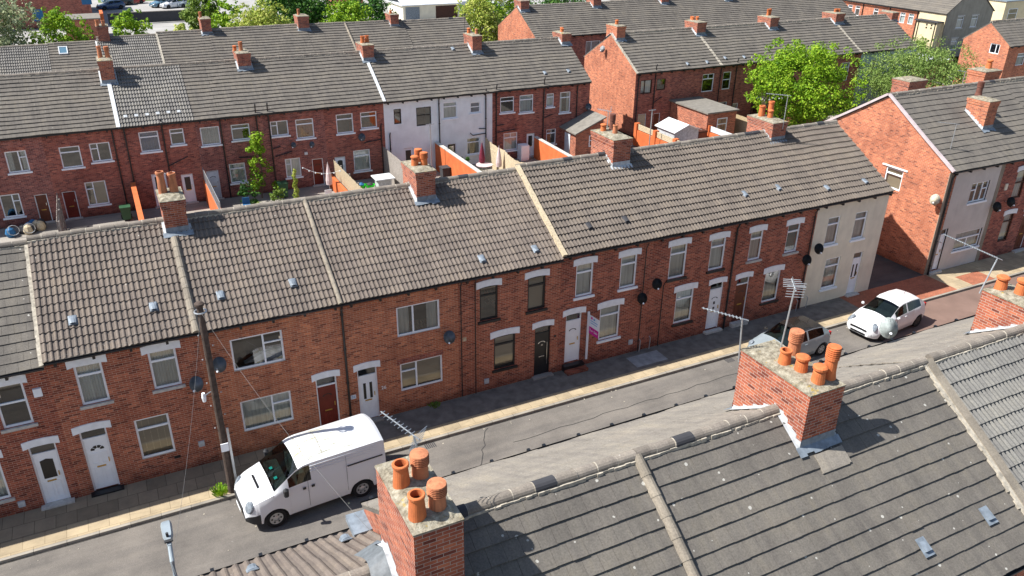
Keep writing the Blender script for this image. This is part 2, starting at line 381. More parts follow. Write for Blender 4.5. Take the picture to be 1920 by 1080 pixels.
# ------------------------------------------------------------------ roofs
def slope_fn(x0, yr, zr, ye, ze):
    """plane from ridge (yr,zr) to eave (ye,ze): returns P(x,s,h), slope length, drop"""
    L = math.hypot(ye-yr, zr-ze); dy, dz = (ye-yr)/L, (ze-zr)/L
    ny, nz = -dz*(1 if dy > 0 else -1), abs(dy)
    def P(x, s, h):
        h = h+.011*math.sin(x*1.9+s*.7+zr*3)+.009*math.sin(x*.8-s*1.7+yr)+.006*math.sin(x*4.3+s*2.1)
        return Vector((x, yr+dy*s+ny*h, zr+dz*s+nz*h))
    return P, L
def roof_pan(mb, x0, x1, P, L, gauge=.34, roll=.165, amp=.042, lift=.034, per=6):
    n = max(1, round((x1-x0)/roll)); w = (x1-x0)/n; cols = n*per
    c = max(1, round(L/gauge)); g = L/c
    us = [x0+(x1-x0)*i/cols for i in range(cols+1)]
    prof = []
    for i in range(cols+1):
        t = (i % per)/per
        prof.append(amp*max(0, math.sin(math.pi*(t-.35)/.65)) if t > .35 else 0.)
    def hh(i, ci): return prof[i]
    for ci in range(c):
        s0, s1 = ci*g, (ci+1)*g; k = len(mb.v)
        for s_, l_ in ((s0-.02, 0.), (s1, lift)):
            for i, u in enumerate(us):
                tile = i//(per*2); j = ((tile*7919+ci*104729) % 97)/97
                mb.v.append(tuple(P(u, s_+(j-.5)*.012*(l_ > 0), prof[i]+l_+(j-.5)*.006*(l_ > 0))))
        m = cols+1
        for i in range(cols): mb.f.append((k+i, k+m+i, k+m+i+1, k+i+1))
        k2 = len(mb.v)
        for i, u in enumerate(us): mb.v.append(mb.v[k+m+i])
        for i, u in enumerate(us): mb.v.append(tuple(P(u, s1-.004, prof[i]-.012)))
        for i in range(cols): mb.f.append((k2+i, k2+m+i, k2+m+i+1, k2+i+1))
def roof_flat(mb, x0, x1, P, L, gauge=.34, tw=.33, lift=.03, gap=.005, seed=1, bond=.5):
    rr = random.Random(seed); c = max(1, round(L/gauge)); g = L/c
    for ci in range(c):
        s0, s1 = ci*g-.03, (ci+1)*g
        x = x0-(tw*bond if ci % 2 else 0)
        wob = rr.uniform(-.004, .004)
        while x < x1-.01:
            a, b = max(x, x0), min(x+tw-gap, x1); x += tw
            if b-a < .02: continue
            j = rr.uniform(-.004, .006); q = rr.uniform(-.006, .006)
            if rr.random() < .02: j += .012
            t0, t1 = .0, lift+j
            vs = [P(a, s0, t0), P(b, s0, t0), P(b, s1+q+wob, t1), P(a, s1+q+wob, t1),
                  P(a, s0, -.01), P(b, s0, -.01), P(b, s1+q+wob, -.01), P(a, s1+q+wob, -.01)]
            mb.add(vs, [(0, 3, 2, 1), (3, 7, 6, 2), (0, 4, 7, 3), (1, 2, 6, 5)])
def roof_slab(mb, x0, x1, P, L, t=.09):
    vs = [P(x, s, h) for h in (-.014, -t) for s in (-.01, L-.03) for x in (x0, x1)]
    mb.add(vs, [(0, 1, 3, 2), (4, 6, 7, 5), (0, 4, 5, 1), (2, 3, 7, 6), (0, 2, 6, 4), (1, 5, 7, 3)])
def ridge_tiles(x0, x1, y, z, parent, mat='ridge', r=.125, seg=.45, seed=0, dark=0):
    rr = random.Random(seed); mb = MB(); mo = MB(); dk = MB(); n = max(1, round((x1-x0)/seg)); w = (x1-x0)/n
    r0 = r
    for i in range(n):
      a, b = x0+i*w, x0+(i+1)*w-.012
      if 1:
        dz = rr.uniform(-.008, .01); dy = rr.uniform(-.01, .01); q = rr.random() < dark
      for t, r in (((mb, r), (dk, r+.012)) if q else ((mb, r),)):
        k = len(t.v); m = 8
        for x in (a, b):
            for j in range(m+1):
                th = math.pi*(-.08+1.16*j/m)
                t.v.append((x, y+dy+math.cos(th)*r, z+dz+math.sin(th)*r*.85-.02))
        for j in range(m): t.f.append((k+j, k+j+1, k+m+1+j+1, k+m+1+j))
        t.f.append(tuple(range(k, k+m+1))); t.f.append(tuple(range(k+2*m+1, k+m, -1)))
      r = r0
      if i: mo.lathe((a-.008, y+dy, z+dz-.02), [(r*.99, -.012), (r*1.0, 0), (r*.99, .012)], 14, Matrix.Rotation(math.pi/2, 3, 'Y') @ Matrix.Diagonal((.86, 1, 1)))
    bed = MB(); x = x0; 
    while x < x1-.01:
        e = min(x1, x+.13); g1, g2 = rr.uniform(0, .03), rr.uniform(0, .03); bed.box((x, y-r-.012-g1, z-.13), (e, y+r+.012+g2, z-.05+rr.uniform(0, .02))); x = e+.001
    o = mb.build('ridge_tiles', mat, parent); bed.build('mortar_bed', 'mortar', o)
    if mo.f: mo.build('ridge_mortar', 'mortar', o)
    if dk.f: dk.build('dark_ridge_tile', 'ridge_dark', o)
    return o
def verge_strip(parent, x, P, L, r=.1, mat='verge', seg=.4, s0=.1, name='party_ridge', half=True):
    mb = MB(); n = max(1, int((L-s0)/seg)); w = (L-s0)/n
    for i in range(n):
        k = len(mb.v); m = 6
        for s_, rr in ((s0+i*w, r*.93), (s0+(i+1)*w+.02, r*1.03)):
            for j in range(m+1):
                th = math.pi*j/m; mb.v.append(tuple(P(x+math.cos(th)*rr, s_, .03+math.sin(th)*rr)))
        for j in range(m): mb.f.append((k+j, k+j+1, k+m+1+j+1, k+m+1+j))
        mb.f.append(tuple(range(k+m+1, k+2*m+2)))
        mb.box((0, 0, 0), (0, 0, 0)) if 0 else None
    return mb.build(name, mat, parent)
def flat_strip(parent, x0, x1, P, L, mat, name='verge_mortar', h=.06, s0=0, ragged=0, seed=3):
    rr = random.Random(seed); mb = MB(); s = s0
    while s < L-.02:
        e = min(L, s+.2); a, b = x0-rr.random()*ragged, x1+rr.random()*ragged
        vs = [P(x, q, hh) for hh in (h, -.02) for q in (s, e) for x in (a, b)]
        mb.add(vs, [(0, 2, 3, 1), (0, 4, 6, 2), (1, 3, 7, 5), (2, 6, 7, 3), (0, 1, 5, 4)]); s = e
    return mb.build(name, mat, parent)
def roof_vent(parent, P, x, s, mat='lead'):
    mb = MB()
    for hh, ww, s0, s1 in ((.1, .11, -.13, .13), (.05, .13, -.2, .16)):
        pts = [(-ww, 0), (-ww*.8, hh*.75), (-ww*.3, hh), (ww*.3, hh), (ww*.8, hh*.75), (ww, 0)]
        vs = [P(x+a, s+q, .045+b*(1 if q > 0 else .45)) for q in (s0, s1) for a, b in pts]; n = 6
        mb.add(vs, [tuple(range(n)), tuple(range(2*n-1, n-1, -1))]+[(i, i+n, i+1+n, i+1) for i in range(n-1)])
    o = mb.build('roof_vent', mat, parent)
    MB().add([P(x-.075, s+.133, .05), P(x+.075, s+.133, .05), P(x+.06, s+.133, .115), P(x-.06, s+.133, .115)], [(0, 1, 2, 3)]).build('vent_opening', 'black_hole', o)
    return o

# ------------------------------------------------------------------ wall pieces
def wall_grid(mb, F, u0, u1, z0, z1, holes, depth=.11):
    us = sorted({u0, u1, *[h[0] for h in holes], *[h[1] for h in holes]}); zs = sorted({z0, z1, *[h[2] for h in holes], *[h[3] for h in holes]})
    us = [u for u in us if u0 <= u <= u1]; zs = [z for z in zs if z0 <= z <= z1]
    for i in range(len(us)-1):
        for j in range(len(zs)-1):
            cu, cz = (us[i]+us[i+1])/2, (zs[j]+zs[j+1])/2
            if any(h[0] < cu < h[1] and h[2] < cz < h[3] for h in holes): continue
            mb.quad(F(us[i], 0, zs[j]), F(us[i+1], 0, zs[j]), F(us[i+1], 0, zs[j+1]), F(us[i], 0, zs[j+1]))
    for a, b, c, d in holes:
        for p, q in (((a, c), (a, d)), ((b, c), (b, d)), ((a, c), (b, c)), ((a, d), (b, d))):
            mb.quad(F(p[0], 0, p[1]), F(q[0], 0, q[1]), F(q[0], -depth-.1, q[1]), F(p[0], -depth-.1, p[1]))
def window(parent, F, w, style='top', frame='upvc', cur='net', sill=None, lintel=None, d=-.045, lw=.13, lh=.27, far=False):
    u0, u1, z0, z1 = w; mb = MB(); t = .065; W, H = u1-u0, z1-z0
    D0, D1 = d-.05, d
    mb.box((u0, D0, z0), (u0+t, D1, z1), F); mb.box((u1-t, D0, z0), (u1, D1, z1), F)
    mb.box((u0+t, D0, z0), (u1-t, D1, z0+t+.01), F); mb.box((u0+t, D0, z1-t), (u1-t, D1, z1), F)
    def hb(a, b, z, k=.05): mb.box((a, D0+.005, z-k/2), (b, D1+.008, z+k/2), F)
    def vb(u, a, b, k=.06): mb.box((u-k/2, D0+.005, a), (u+k/2, D1+.006, b), F)
    if style == 'top': hb(u0+t, u1-t, z0+.73*H, .07)
    if style == 'mid': hb(u0+t, u1-t, z0+.56*H, .06)
    if style == 'Lr': vb(u0+.62*W, z0+t, z1-t); hb(u0+.62*W+.03, u1-t, z0+.68*H)
    if style == 'Ll': vb(u0+.38*W, z0+t, z1-t); hb(u0+t, u0+.38*W-.03, z0+.7*H)
    if style == 'two': vb(u0+.38*W, z0+t, z1-t)
    if style == 'three':
        vb(u0+.33*W, z0+t, z1-t); vb(u0+.67*W, z0+t, z1-t); hb(u0+t, u0+.33*W-.03, z0+.62*H); hb(u0+.67*W+.03, u1-t, z0+.62*H)
    if style == 'twotop': hb(u0+t, u1-t, z0+.72*H, .07); vb(u0+.5*W, z0+.72*H+.035, z1-t, .05)
    if style == 'openb':
        hb(u0+t, u1-t, z0+.62*H, .07); vb(u0+.5*W, z0+t, z0+.62*H-.035, .06)
    o = mb.build('window', frame, parent)
    k = rnd.uniform(-.006, .006)*W
    MB().quad(F(u0+t, d-.03+k, z0+t), F(u1-t, d-.03-k, z0+t), F(u1-t, d-.03-k, z1-t), F(u0+t, d-.03+k, z1-t)).build('pane', 'glass', o)
    if cur and cur != 'dark':
        mc = MB(); n = 26; a, b = u0+.03, u1-.03
        lo = z0+.02
        if cur == 'blind': mc.quad(F(a, d-.12, lo), F(b, d-.12, lo), F(b, d-.12, z1), F(a, d-.12, z1))
        else:
            k0 = 0
            for i in range(n):
                ua, ub = a+(b-a)*i/n, a+(b-a)*(i+1)/n; da, db = d-.14+.02*math.sin(i*2.1), d-.14+.02*math.sin((i+1)*2.1)
                if cur == 'sides' and .28 < i/n < .72: continue
                mc.quad(F(ua, da, lo), F(ub, db, lo), F(ub, db, z1), F(ua, da, z1))
        mc.build('blind' if cur == 'blind' else 'curtain', {'sides': 'net_pale'}.get(cur, cur), o)
    if cur in (None, 'dark', 'sides', 'orange_cur'):
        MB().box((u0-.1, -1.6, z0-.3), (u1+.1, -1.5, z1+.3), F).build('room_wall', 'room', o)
    if sill:
        MB().box((u0-.09, -.06, z0-.1), (u1+.09, .075, z0-.004), F).build('sill', sill, parent)
    if lintel: lintel_arch(parent, F, u0, u1, z1, lw, lh)
    return o
def lintel_arch(parent, F, u0, u1, z, lw=.13, lh=.27, mat='paint_white'):
    a, b = u0-lw, u1+lw; n = 8; W = b-a
    top = [(a+W*i/n, z+lh*.86+.05*(1-(2*i/n-1)**2)) for i in range(n+1)]
    bot = [(b, z-.05), (u1-.015, z-.012)]+[(u1-(u1-u0)*i/n, z-.012+.03*(1-(2*i/n-1)**2)) for i in range(1, n)]+[(u0+.015, z-.012), (a, z-.05)]
    return MB().prism(top[::1]+bot, -.05, .035, F).build('lintel', mat, parent)
def brick_soldier(parent, F, u0, u1, z, mat='brick_dull'):
    mb = MB(); n = int((u1-u0+.2)/.08)
    for i in range(n): mb.box((u0-.1+i*.08, -.02, z+.004), (u0-.1+i*.08+.068, .009, z+.215), F)
    return mb.build('soldier_course', mat, parent)
def door(parent, F, w, mat='upvc', transom=.36, style='plain', frame='upvc', step='stone_sill', lintel=True, num=None, d=-.06, handle='brass', lw=.13):
    u0, u1, z0, z1 = w; t = .05; zt = z1-transom if transom else z1-t
    fr = MB().box((u0, d-.06, z0), (u0+t, d, z1), F).box((u1-t, d-.06, z0), (u1, d, z1), F).box((u0+t, d-.06, z1-t), (u1-t, d, z1), F)
    if transom: fr.box((u0+t, d-.06, zt-.02), (u1-t, d, zt+.04), F)
    f = fr.build('door_frame', frame, parent)
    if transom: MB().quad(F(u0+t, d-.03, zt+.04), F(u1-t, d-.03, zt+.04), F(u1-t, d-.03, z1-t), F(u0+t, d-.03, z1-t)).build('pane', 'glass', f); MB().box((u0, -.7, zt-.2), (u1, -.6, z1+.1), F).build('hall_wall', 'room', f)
    a, b, c, e = u0+t+.005, u1-t-.005, z0+.03, zt-.025
    W, H = b-a, e-c; m = (a+b)/2
    lf = MB().box((a, d-.055, c), (b, d-.012, e), F)
    def panel(x0, x1, y0, y1, k=.012): 
        lf.box((x0, d-.012, y0), (x1, d-.012+k, y0+.03), F).box((x0, d-.012, y1-.03), (x1, d-.012+k, y1), F).box((x0, d-.012, y0+.03), (x0+.03, d-.012+k, y1-.03), F).box((x1-.03, d-.012, y0+.03), (x1, d-.012+k, y1-.03), F)
    if style != 'board':
        panel(a+.09, m-.03, c+.12, c+.42*H); panel(m+.03, b-.09, c+.12, c+.42*H)
        if style in ('fan', 'plain'): panel(a+.09, m-.03, c+.5*H, c+.72*H); panel(m+.03, b-.09, c+.5*H, c+.72*H)
    o = lf.build('door', mat, parent)
    g = MB(); dd = d-.006
    if style == 'fan':
        for k in range(4):
            t0, t1 = math.pi*(k+.08)/4, math.pi*(k+.92)/4
            P_ = lambda r_, t_: F(m+r_*math.cos(t_), dd, c+.77*H+r_*math.sin(t_)*.9)
            g.quad(P_(.09, t0), P_(.2, t0), P_(.21, (t0+t1)/2), P_(.2, t1), P_(.09, t1))
    if style == 'two': g.quad(*[F(x, dd, z) for x, z in ((m-.17, c+.48*H), (m-.07, c+.48*H), (m-.07, c+.85*H), (m-.17, c+.85*H))]); g.quad(*[F(x, dd, z) for x, z in ((m+.07, c+.48*H), (m+.17, c+.48*H), (m+.17, c+.85*H), (m+.07, c+.85*H))])
    if style == 'half': g.quad(*[F(x, dd, z) for x, z in ((a+.14, c+.5*H), (b-.14, c+.5*H), (b-.14, c+.87*H), (m, c+.9*H), (a+.14, c+.87*H))])
    if style == 'halftall': g.quad(*[F(x, dd, z) for x, z in ((a+.12, c+.45*H), (b-.12, c+.45*H), (b-.12, c+.93*H), (a+.12, c+.93*H))])
    if style in ('arch', 'diamond', 'board'):
        for k in range(6):
            t0, t1 = math.pi*k/6, math.pi*(k+1)/6
            P_ = lambda r_, t_: F(m+r_*math.cos(t_), dd, c+.77*H+r_*math.sin(t_)*.55)
            g.quad(P_(.13, t0), P_(.18, t0), P_(.18, t1), P_(.13, t1))
    if style == 'diamond': g.quad(*[F(x, dd, z) for x, z in ((m-.05, c+.7*H), (m+.05, c+.7*H), (m+.05, c+.63*H), (m-.05, c+.63*H))]); g.quad(*[F(x, dd, z) for x, z in ((m-.05, c+.56*H), (m+.05, c+.56*H), (m+.05, c+.5*H), (m-.05, c+.5*H))])
    if g.f: g.build('door_glass', 'chrome' if style == 'board' else ('black' if mat != 'black' else 'chrome'), o)
    if handle:
        if style == 'board': MB().tube([F(b-.1, .0, c+.45), F(b-.1, .0, c+1.5)], .016, 8).build('pull_handle', 'chrome', o)
        else: MB().box((b-.09, d-.012, c+.98), (b-.065, d+.02, c+1.14), F).build('door_handle', handle, o)
        MB().box((m-.13, d-.012, c+.43*H), (m+.13, d+.006, c+.43*H+.05), F).build('letter_plate', 'chrome' if style == 'board' else 'brass', o)
    if step: MB().box((u0-.1, -.06, 0), (u1+.1, .22, z0-.005 if z0 > .06 else .06), F).build('doorstep', step, parent)
    if lintel: lintel_arch(parent, F, u0, u1, z1, lw, .25)
    return o
def text(parent, F, s, size, u, z, d, mat, cx=True, name='lettering'):
    cu = bpy.data.curves.new(name, 'FONT'); cu.body = s; cu.size = size; cu.extrude = .002; cu.align_x = 'CENTER'; cu.align_y = 'CENTER'
    ob = bpy.data.objects.new(name, cu); dg = bpy.context.evaluated_depsgraph_get()
    col.objects.link(ob); dg.update(); me = bpy.data.meshes.new_from_object(ob.evaluated_get(dg)); bpy.data.objects.remove(ob)
    off = root_loc(parent)
    for v in me.vertices: v.co = F(u+v.co.x, d+v.co.z, z+v.co.y)-off
    me.materials.clear(); me.materials.append(MT[mat]); o = bpy.data.objects.new(name, me); col.objects.link(o); o.parent = parent
    return o
def gutter(parent, x0, x1, y, z, r=.06, brackets=True, mat='black'):
    mb = MB(); m = 6; k = 0
    for x in (x0, x1):
        for j in range(m+1):
            th = math.pi+math.pi*j/m; mb.v.append((x, y+math.cos(th)*r, z+math.sin(th)*r))
    for j in range(m): mb.f.append((j, j+1, m+1+j+1, m+1+j))
    mb.box((x0, y-r-.004, z-.012), (x1, y-r+.008, z+.012))
    if brackets:
        x = x0+.3
        while x < x1: mb.box((x-.04, y-r*.2, z-.16), (x+.04, y+.2, z-.04)); x += 1.05
    return mb.build('gutter', mat, parent)
def downpipe(parent, x, y, z0, z1, r=.042, extra=None):
    mb = MB().tube([(x, y-.16, z1), (x, y-.06, z1-.22), (x, y-.06, z0)], r)
    z = z0+.5
    while z < z1-.3: mb.tube([(x, y-.06, z), (x, y-.06, z+.07)], r*1.4); z += 1.4
    if extra:
        for p in extra: mb.tube(p, r*.8)
    return mb.build('downpipe', 'black', parent)

def pot(parent, x, y, z, kind='roll', h=.45, r=.12, mat='pot', label=None):
    mb = MB()
    if kind == 'roll':
        mb.lathe((x, y, z), [(r*1.18, 0), (r*1.12, h*.3), (r, h*.7), (r*.97, h*.86), (r*1.13, h*.88), (r*1.15, h*.97), (r*1.05, h), (r*.8, h), (r*.8, h*.62)], 26)
    elif kind == 'louvre':
        pr = [(r*1.1, 0), (r*1.0, h*.5), (r*1.05, h*.54)]
        for i in range(5): zz = h*(.56+.07*i); pr += [(r*1.2, zz), (r*1.22, zz+h*.035), (r*1.0, zz+h*.04), (r*1.0, zz+h*.068)]
        pr += [(r*1.2, h*.92), (r*1.15, h*.97), (r*.3, h)]
        mb.lathe((x, y, z), pr, 18)
    elif kind == 'cap':
        mb.lathe((x, y, z), [(r*1.15, 0), (r*1.0, h*.62), (r*.8, h*.66), (r*.8, h*.74), (r*1.2, h*.78), (r*1.22, h*.9), (r*.9, h*.97), (r*.2, h)], 18)
    elif kind == 'tall':
        mb.lathe((x, y, z), [(r*1.25, 0), (r*1.05, h*.2), (r, h*.58), (r*1.15, h*.6), (r*1.15, h*.64)]+sum([[(r*1.15, h*(.66+.06*i)), (r*1.18, h*(.69+.06*i)), (r*1.02, h*(.7+.06*i))] for i in range(5)], [])+[(r*1.1, h*.98), (r*.3, h)], 18)
    o = mb.build('chimney_pot', mat, parent, smooth=False)
    if kind == 'roll': MB().lathe((x, y, z+h*.7), [(r*.79, 0), (r*.79, .008)], 18).build('flue', 'black_hole', o)
    if label: o['label'] = label
    return o
def chimney(parent, x0, x1, y0, y1, zt, yr, zr, k, pots, mat='brick_stack', corbel=True, flash='lead', cap='flaunch', capmat=None, collar=True):
    """stack astride or beside the ridge; the roof falls at k either side of yr"""
    zr_ = lambda y: zr-abs(y-yr)*k
    zb = min(zr_(y0), zr_(y1))-.5
    mb = MB().box((x0, y0, zb), (x1, y1, zt-.06))
    if corbel:
        mb.box((x0-.025, y0-.025, zt-.33), (x1+.025, y1+.025, zt-.2)).box((x0-.045, y0-.045, zt-.2), (x1+.045, y1+.045, zt-.055))
    o = mb.build('chimney', mat, parent)
    e = .05 if corbel else .012
    # uneven mortar cap
    n, m = 6, 8; c = MB(); rr = random.Random(int(x0*10)); kx = len(c.v)
    for j in range(m+1):
        for i in range(n+1):
            a, b = i/n, j/m; edge = min(a, 1-a, b, 1-b)
            c.v.append((x0-e+(x1-x0+2*e)*a+rr.uniform(-.01, .01), y0-e+(y1-y0+2*e)*b+rr.uniform(-.01, .01), zt-.055+(.0 if edge == 0 else .05+.05*min(edge*4, 1)+rr.uniform(-.012, .012))))
    for j in range(m):
        for i in range(n): p = j*(n+1)+i; c.f.append((p, p+1, p+n+2, p+n+1))
    c.box((x0-e, y0-e, zt-.058), (x1+e, y1+e, zt-.03))
    c.build('chimney_cap', capmat or cap, o, smooth=False)
    for pp in pots:
        px, py, kind, h, r = pp[:5]; pot(o, px, py, zt+.0, kind, h, r, pp[5] if len(pp) > 5 else 'pot')
    # lead: stepped flashing up both sides and aprons front and back
    st = .15
    for sx, xx in ((-1, x0), (1, x1)):
        y = y0; f = MB()
        while y < y1-.001:
            ye = min(y+st, y1); ym = (y+ye)/2
            za = min(zr_(y), zr_(ye)); 
            f.quad((xx+sx*.006, y, zr_(y)-.02), (xx+sx*.006, ye, zr_(ye)-.02), (xx+sx*.006, ye, zr_(ye)+.13+(.06 if (int(y/st) % 2) else 0)), (xx+sx*.006, y, max(zr_(y), zr_(ye))+.13))
            f.quad((xx+sx*.006, y, zr_(y)+.075), (xx+sx*.006, ye, zr_(ye)+.075), (xx+sx*.09, ye, zr_(ye)+.07), (xx+sx*.09, y, zr_(y)+.07))
            y = ye
        f.build('side_flashing', 'lead_white', o)
    for sy, yy in ((-1, y0), (1, y1)):
        a = MB()
        zz = zr_(yy)
        if (yy-yr)*sy < .05: continue
        a.quad((x0-.008, yy+sy*.008, zz-.05), (x1+.008, yy+sy*.008, zz-.05), (x1+.008, yy+sy*.008, zz+.26), (x0-.008, yy+sy*.008, zz+.26))
        L = 6
        for i in range(L):
            xa, xb = x0-.12+(x1-x0+.24)*i/L, x0-.12+(x1-x0+.24)*(i+1)/L; da = .16+rr.uniform(-.03, .05)
            a.quad((xa, yy, zz+.085), (xb, yy, zz+.085), (xb, yy+sy*da, zz-k*da+.078), (xa, yy+sy*da, zz-k*da+.078))
        a.build('apron_flashing', flash, o)
    return o

def leaves(mb, c, r, n, size, rr, flat=.8):
    for _ in range(n):
        while True:
            p = Vector((rr.uniform(-1, 1), rr.uniform(-1, 1), rr.uniform(-1, 1)))
            if .01 < p.length < 1: break
        p = p.normalized()*(p.length**.35)
        q_ = c+Vector((p.x*r, p.y*r, p.z*r*flat))
        nn = (p+Vector((rr.uniform(-.8, .8), rr.uniform(-.8, .8), rr.uniform(-.2, 1.1)))).normalized()
        a = nn.cross(Vector((rr.uniform(-1, 1), rr.uniform(-1, 1), rr.uniform(-1, 1)))).normalized(); b = nn.cross(a); s = size*rr.uniform(.6, 1.25)
        mb.add([q_-a*s*.5, q_-b*s*.32+nn*s*.06, q_+a*s*.55, q_+b*s*.32+nn*s*.06], [(0, 1, 2, 3)])

# ------------------------------------------------------------------ the ground
def sheet(name, x0, x1, y0, y1, z, mat, nx=1, ny=1):
    mb = MB()
    for i in range(nx):
        for j in range(ny):
            a, b = x0+(x1-x0)*i/nx, x0+(x1-x0)*(i+1)/nx; c, d = y0+(y1-y0)*j/ny, y0+(y1-y0)*(j+1)/ny
            mb.quad((a, c, z), (b, c, z), (b, d, z), (a, d, z))
    return tag(mb.build(name, mat), kind='structure')
sheet('ground', -400, 600, -300, 700, -.14, 'yard')
sheet('road', -120, 200, -8.25, -2.06, -.11, 'asphalt')
sheet('red_road_surface', 29.6, 200, -8.25, -2.06, -.106, plain('reddish road surface', (.19, .125, .1), .9, var=.15, scale=1.))
tag(MB().box((-120, -1.96, -.2), (34.0, 0., 0)).build('pavement', 'paving'), kind='structure')
tag(MB().box((40.3, -1.96, -.2), (200, 0., 0)).build('pavement', 'paving'), kind='structure')
tag(MB().box((34.0, -1.96, -.2), (37.3, 0, -.004)).box((38.5, -1.96, -.2), (40.3, -.9, -.004)).build('red_paving', 'pave_red'), kind='structure')
tag(MB().box((37.3, -1.96, -.2), (38.5, 0, -.002)).box((38.5, -.9, -.2), (40.3, 0, -.002)).build('pavement', 'paving'), kind='structure')
sheet('red_paving_crossing', 31.0, 34.0, -1.95, 0, .004, 'pave_red')
tag(MB().box((-120, -2.08, -.2), (200, -1.962, -.004)).box((-120, -8.37, -.2), (200, -8.25, 0)).build('kerb', 'kerb'), kind='structure')
sheet('pavement', -120, 200, -10.4, -8.37, 0, 'paving')
sheet('pavement_shade_tarmac', 6.2, 31.0, -1.38, -.02, .003, plain('shade darkened tarmac', (.17, .155, .135), .92, var=.3, scale=2.5))  # tarmac strip kept to the terrace's shadow, its shade deepened in the colour
sheet('pavement_shade', -40, 6.2, -1.3, -.02, .003, slabs('shade darkened slabs', (.27, .22, .155), .6, .62, (.12, .1, .07), .15))  # slabs painted greyer to deepen the terrace's shade along the wall
sheet('alley', 33.05, 37.2, 0, 27, -.008, 'asphalt_dark')
sheet('back_yards', -30, 75, 8.3, 27.7, -.01, 'concrete', 1, 1)
sheet('back_street', -60, 120, 37.6, 47.9, -.1, 'asphalt')
sheet('side_street', 33.4, 38.4, 27.7, 60, -.09, 'asphalt_dark')
sheet('car_park', -30, 90, 88, 190, -.1, plain('car park surface', (.34, .33, .31), .9, var=.15, scale=.3))
sheet('grass_verge', 2, 30, 141, 150, -.09, 'grass')
sheet('far_road', 70, 140, 20, 80, -.1, plain('pale far road', (.3, .29, .27), .9, var=.15, scale=.4))
# drain covers, a trench patch and crack lines in the road
sheet('pavement_patch', 18.0, 19.6, -1.2, -.35, .007, plain('concrete patch', (.3, .31, .31), .9, var=.25, scale=3))
mb = MB()
for (x0, x1, y, dy) in ((-30, 60, -5.15, 0), ):
    n = 90
    for i in range(n):
        a, b = x0+(x1-x0)*i/n, x0+(x1-x0)*(i+1)/n; f = lambda t: y+.025*math.sin(t*1.7)+.02*math.sin(t*4.1)
        mb.quad((a, f(a)-.012, -.105), (b, f(b)-.012, -.105), (b, f(b)+.014, -.105), (a, f(a)+.014, -.105))
for k, (ax, ay, bx, by) in enumerate(((7, -8, 10.5, -2.2), (13, -7.5, 15, -5.2), (-4, -6.8, 4, -7.3), (17, -5.2, 27, -6.4), (11, -3.4, 24, -3.2))):
    rr = random.Random(k); px_, py_ = ax, ay; N = 26
    for i in range(1, N+1):
        t = i/N; qx, qy = ax+(bx-ax)*t+rr.uniform(-.06, .06), ay+(by-ay)*t+rr.uniform(-.06, .06); L_ = math.hypot(qx-px_, qy-py_); ox, oy = -(qy-py_)/L_*.012, (qx-px_)/L_*.012
        mb.quad((px_-ox, py_-oy, -.1045), (qx-ox, qy-oy, -.1045), (qx+ox, qy+oy, -.1045), (px_+ox, py_+oy, -.1045)); px_, py_ = qx, qy
tag(mb.build('road_joint', plain('tar', (.03, .03, .03), .8)), kind='structure')
tag(MB().box((-120, -2.13, -.109), (60, -2.08, -.1)).build('gutter_grime', plain('grime', (.05, .045, .04), .9, var=.5, scale=4)), kind='structure')

for i, (x, y, w_, d_) in enumerate(((3.2, -7.4, 1.6, .8), (17.5, -4.6, 2.6, .5), (9.3, -6.6, .9, 1.7), (24, -6.3, 3.5, .7))):
    sheet('road_patch', x, x+w_, y, y+d_, -.1075, ['asphalt_dark', 'asphalt_dark', 'concrete', 'asphalt_dark'][0] if i % 2 else plain('old patch', (.125, .118, .11), .9, var=.15, scale=6))
for i, (x, y) in enumerate(((6.9, -4.6), (13.0, -6.2), (20.6, -4.4))):
    tag(MB().lathe((x, y, -.109), [(.32, 0), (.32, .006), (.28, .006), (.27, .003), (.02, .004)], 20).build('manhole_cover', 'ridge_dark', loc=(x, y, -.1)), ['round iron manhole cover in the road by the four pot chimney', 'round iron manhole cover in the middle of the road', 'round iron manhole cover left of the five pot chimney'][i], 'manhole cover', 'manhole covers in the road')
for i, x in enumerate((8.0, 21.9)):
    m_ = MB()
    for k in range(6): m_.box((x+k*.07, -2.42, -.109), (x+k*.07+.035, -2.12, -.1))
    tag(m_.build('drain_grate', 'ridge_dark', loc=(x, -2.3, -.1)), ['iron drain grate at the kerb in front of the slit pane door', 'iron drain grate at the kerb left of the small silver car'][i], 'drain', 'drain grates at the kerb')

